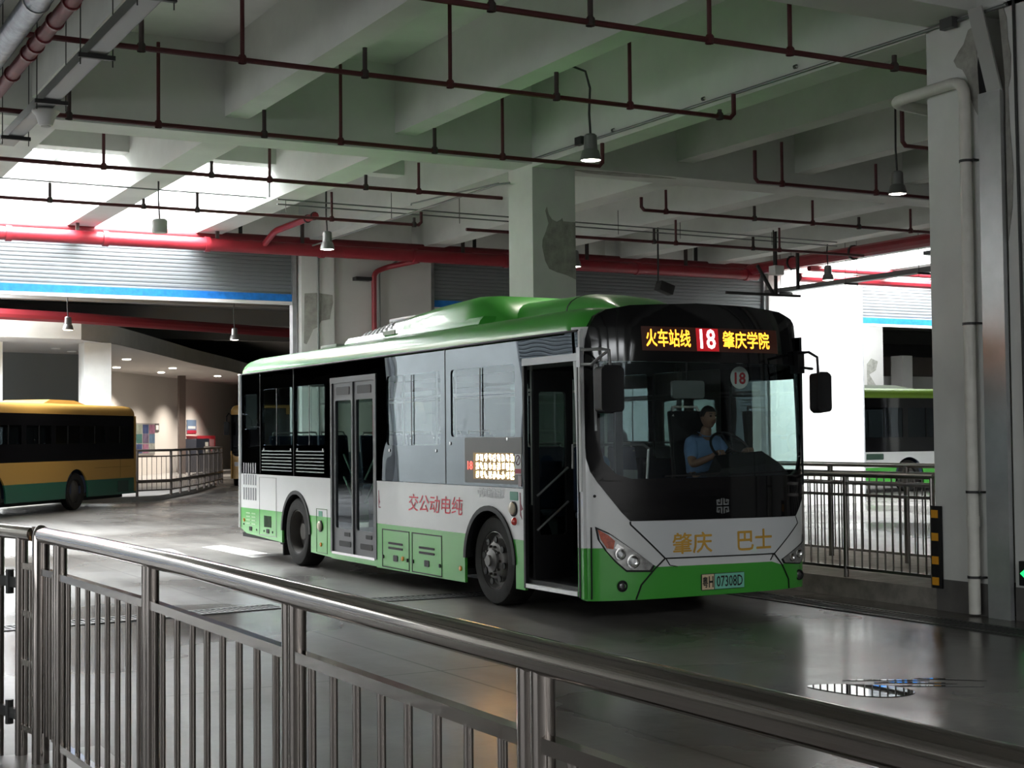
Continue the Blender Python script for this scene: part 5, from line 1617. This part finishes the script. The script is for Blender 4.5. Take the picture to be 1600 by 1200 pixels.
# ------------------------------------------------------------------ the other buses
def simple_bus(loc, rz, lab, L, H, body_m, skirt_m, band_z=(1.12, 2.32), stripe=.72, body2=None, W_=2.5, front_detail=False, wheels=(2.2, 7.2), bottom=.3, vent=None):
    """length runs along local +x from the tail, the two sides are at y = +-W/2"""
    t = thing('city_bus', loc, lab, 'bus', rz=rz, local=True)
    hw = W_ / 2
    k = .22
    def sec(x, ins=0, dz=0):
        pts = [(-hw + ins, band_z[1]), (-hw + ins, H - k + dz)]
        pts += [(-hw + ins + k - k * math.cos(math.radians(a)), H - k + dz + k * math.sin(math.radians(a))) for a in (20, 45, 70, 90)]
        pts += [(hw - ins - k + k * math.cos(math.radians(a)), H - k + dz + k * math.sin(math.radians(a))) for a in (90, 70, 45, 20)]
        pts += [(hw - ins, H - k + dz), (hw - ins, band_z[1])]
        return [(x, y, z) for y, z in pts]
    MB().loft([sec(0, .06, -.06), sec(.08, .01, -.01), sec(.3), sec(L - .3), sec(L - .06, .02, -.02), sec(L, .08, -.08)]).build('roof', body_m, t, 50)
    for s in (-1, 1):
        fn = lambda u, v, w, s=s: (u, s * (hw + w), v)
        m_ = MB(); n_ = MB()
        xs_ = [.0]
        R_ = .56
        kz = math.sqrt(max(0, R_ ** 2 - (stripe - .45) ** 2))
        up = [(0, band_z[0]), (0, stripe)]
        for wx in wheels:
            a = math.degrees(math.atan2(stripe - .45, kz))
            up += [(wx - kz, stripe)] + arc(wx, .45, R_, 180 - a, a, 12)[1:-1] + [(wx + kz, stripe)]
        up += [(L, stripe), (L, band_z[0])]
        m_.panel(up, fn, -.04, 0)
        m_.build('side_panel', body2 or body_m, t)
        edges_ = [0] + [q for wx in wheels for q in (wx - R_, wx + R_)] + [L]
        for i in range(0, len(edges_), 2):
            a, b = edges_[i], edges_[i + 1]
            pts = [(a, bottom)] if i == 0 else [(a, bottom)]
            p_ = [(a, bottom), (b, bottom)]
            if i + 2 < len(edges_):
                wx = b + R_
                p_ += [(b, .45)] + arc(wx, .45, R_, 180, 180 - math.degrees(math.atan2(stripe - .45, kz)), 3)[1:]
            else: p_ += [(b, stripe)]
            if i > 0:
                wx = a - R_
                p_ += arc(wx, .45, R_, math.degrees(math.atan2(stripe - .45, kz)), 0, 3)
            else: p_ += [(a, stripe)]
            n_.panel(p_, fn, -.04, 0)
        n_.build('skirt_panel', skirt_m, t)
        wn_ = 6
        span = (L - .5) / wn_
        H_ = [rrect(.25 + i * span + .12, .25 + (i + 1) * span - .08, band_z[0] + .42, band_z[1] - .28, .03, 2) for i in range(wn_)]
        MB().panel([(.12, band_z[0]), (L, band_z[0]), (L, band_z[1]), (.12, band_z[1])], fn, -.04, 0, holes=H_).build('window_band', blackp, t)
        for h in H_:
            MB().panel(h, fn, -.012, -.012).build('window_pane', glass_far, t)
            cxm = sum(p[0] for p in h) / len(h)
            MB().panel([(cxm - .015, band_z[0] + .42), (cxm + .015, band_z[0] + .42), (cxm + .015, band_z[1] - .28), (cxm - .015, band_z[1] - .28)], fn, -.012, .004).build('sash_bar', mattb, t)
        for wx in wheels:
            w = MB()
            ax = (0, s, 0)
            w.lathe([(.28, -.24), (.43, -.24), (.46, -.20), (.46, -.06), (.43, -.03), (.30, -.035), (.27, -.10), (0, -.12)], (wx, s * hw, .46), ax, 28)
            wh = w.build('wheel', rubber, t, 40)
            MB().lathe([(.27, -.09), (.16, -.06), (.10, -.03), (0, -.03)], (wx, s * hw, .46), ax, 20).build('wheel_disc', mat('dark_wheel_disc', (.05, .045, .04), .6, .4), wh)
        if vent:
            MB().panel(rrect(*vent, .02, 1), fn, .001, .01).build('vent_grille', mat('vent_dark', (.02, .05, .035), .6), t)
        MB().panel([(0.0, bottom + .05), (.12, bottom + .05), (.12, band_z[1]), (0, band_z[1])], fn, -.04, .004).build('corner_trim', body_m, t)
        o = MB()
        for a in (((.9, .75), (.9, band_z[0])), ((2.3 if wheels[0] > 2.9 else .5, band_z[0] - .2), (.3, band_z[0] - .2))):
            o.bar(fn(*a[0], .001), fn(*a[1], .001), .006, .006)
        o.build('panel_seam', mattb, t, 0)
    # tail and nose
    for x, s in ((0, -1), (L, 1)):
        fn = lambda u, v, w, x=x, s=s: (x + s * (w - .10 * abs(u / hw) ** 4), u, v)
        e = MB()
        e.panel([(-hw, bottom), (hw, bottom), (hw, stripe), (-hw, stripe)], fn, -.04, 0, step=.25)
        e.build('end_skirt', skirt_m, t)
        gz = rrect(-hw + .03, hw - .03, 1.1, H - .12, .2, 4) if s > 0 else rrect(-hw + .12, hw - .12, 1.4, H - .35, .15, 4)
        MB().panel([(-hw, stripe), (hw, stripe), (hw, H - .2), (hw - .2, H - .05), (-hw + .2, H - .05), (-hw, H - .2)], fn, -.04, 0, step=.25).build('end_panel', body2 or body_m, t)
        MB().panel(gz, fn, .002, .012, step=.25).build('windscreen' if s > 0 else 'rear_window', blackp, t)
        for u in (-hw + .25, hw - .25):
            MB().panel(rrect(u - .12, u + .12, .75, .90, .03), fn, .002, .02).build('headlamp' if s > 0 else 'tail_light', mat('headlamp_inner', (.45, .45, .44), .25, .5) if s > 0 else redl, t)
    for s in (-1, 1):
        a = MB().tube([(L - .05, s * hw, H - .35), (L + .3, s * (hw + .05), H - .3), (L + .38, s * (hw + .12), H - .42), (L + .38, s * (hw + .12), H - .6)], .02, 6).build('mirror_arm', mattb, t)
        MB().obox((L + .38, s * (hw + .12), H - .85), (.05, 0, 0), (0, .10, 0), (0, 0, .24)).build('mirror_head', mattb, a, bevel=.02)
    MB().box(.2, L - .2, -hw + .3, hw - .3, .2, .33).build('chassis', mattb, t)
    MB().box(.15, L - .3, -hw + .1, hw - .1, .33, .4).build('floor_pan', inner, t)
    for i in range(8):
        for y in (-.8, .8):
            xx = .9 + i * (L - 2) / 8
            MB().box(xx, xx + .4, y - .4, y + .4, .4, .85).box(xx, xx + .1, y - .4, y + .4, .85, 1.45).build('passenger_seat', seatm, t, bevel=.02)
    ac = MB().loft([[(L * .25 - .3, y, H - .02) for y in (-.8, .8)] + [(L * .25 - .3, y, H) for y in (.8, -.8)], [(L * .25, y, H - .02) for y in (-.7, .7)] + [(L * .25, y, H + .12) for y in (.6, -.6)], [(L * .25 + 1.2, y, H - .02) for y in (-.7, .7)] + [(L * .25 + 1.2, y, H + .12) for y in (.6, -.6)], [(L * .25 + 1.9, y, H - .02) for y in (-.8, .8)] + [(L * .25 + 1.9, y, H) for y in (.8, -.8)]], close=True)
    ac.build('roof_unit', body2 or body_m, t)
    return t
gold = mat('ochre_coach_paint', (.42, .24, .055), .35, 0, .5)
dgreen = mat('dark_green_skirt', (.012, .10, .06), .35, 0, .5)
# its visible (left) side runs from the tail at the right towards the camera-left
ang = math.atan2(-.76, -.65)
ctr = V((10.06, 39.6, 0)) - V((.76, -.65, 0)) * 1.25
simple_bus(tuple(ctr), ang, 'ochre and dark green bus standing at the left beyond the shutter', 8.6, 2.62, gold, dgreen, band_z=(1.22, 2.36), stripe=.72, wheels=(3.2, 7.0), vent=(.45, 1.05, .36, .66))
ang2 = math.atan2(-.94, -.35)
simple_bus((20.6, 58.9, 0), ang2, 'ochre bus nosing out behind the rear of the green bus', 8.6, 2.95, gold, gold, band_z=(1.3, 2.6), stripe=.72, wheels=(2.4, 6.6))
simple_bus((27.2, 33.6, 0), 0.0, 'white and green bus with dark windows beyond the right shutter', 10.4, 3.02, mat('lime_roof', (.22, .38, .04), .4), greenp, band_z=(1.17, 2.74), stripe=.72, body2=whitep, wheels=(3.7, 8.4), bottom=.22, vent=(2.05, 2.7, .95, 1.12))

for o in C.objects:
    if '_off' in o:
        del o['_off']
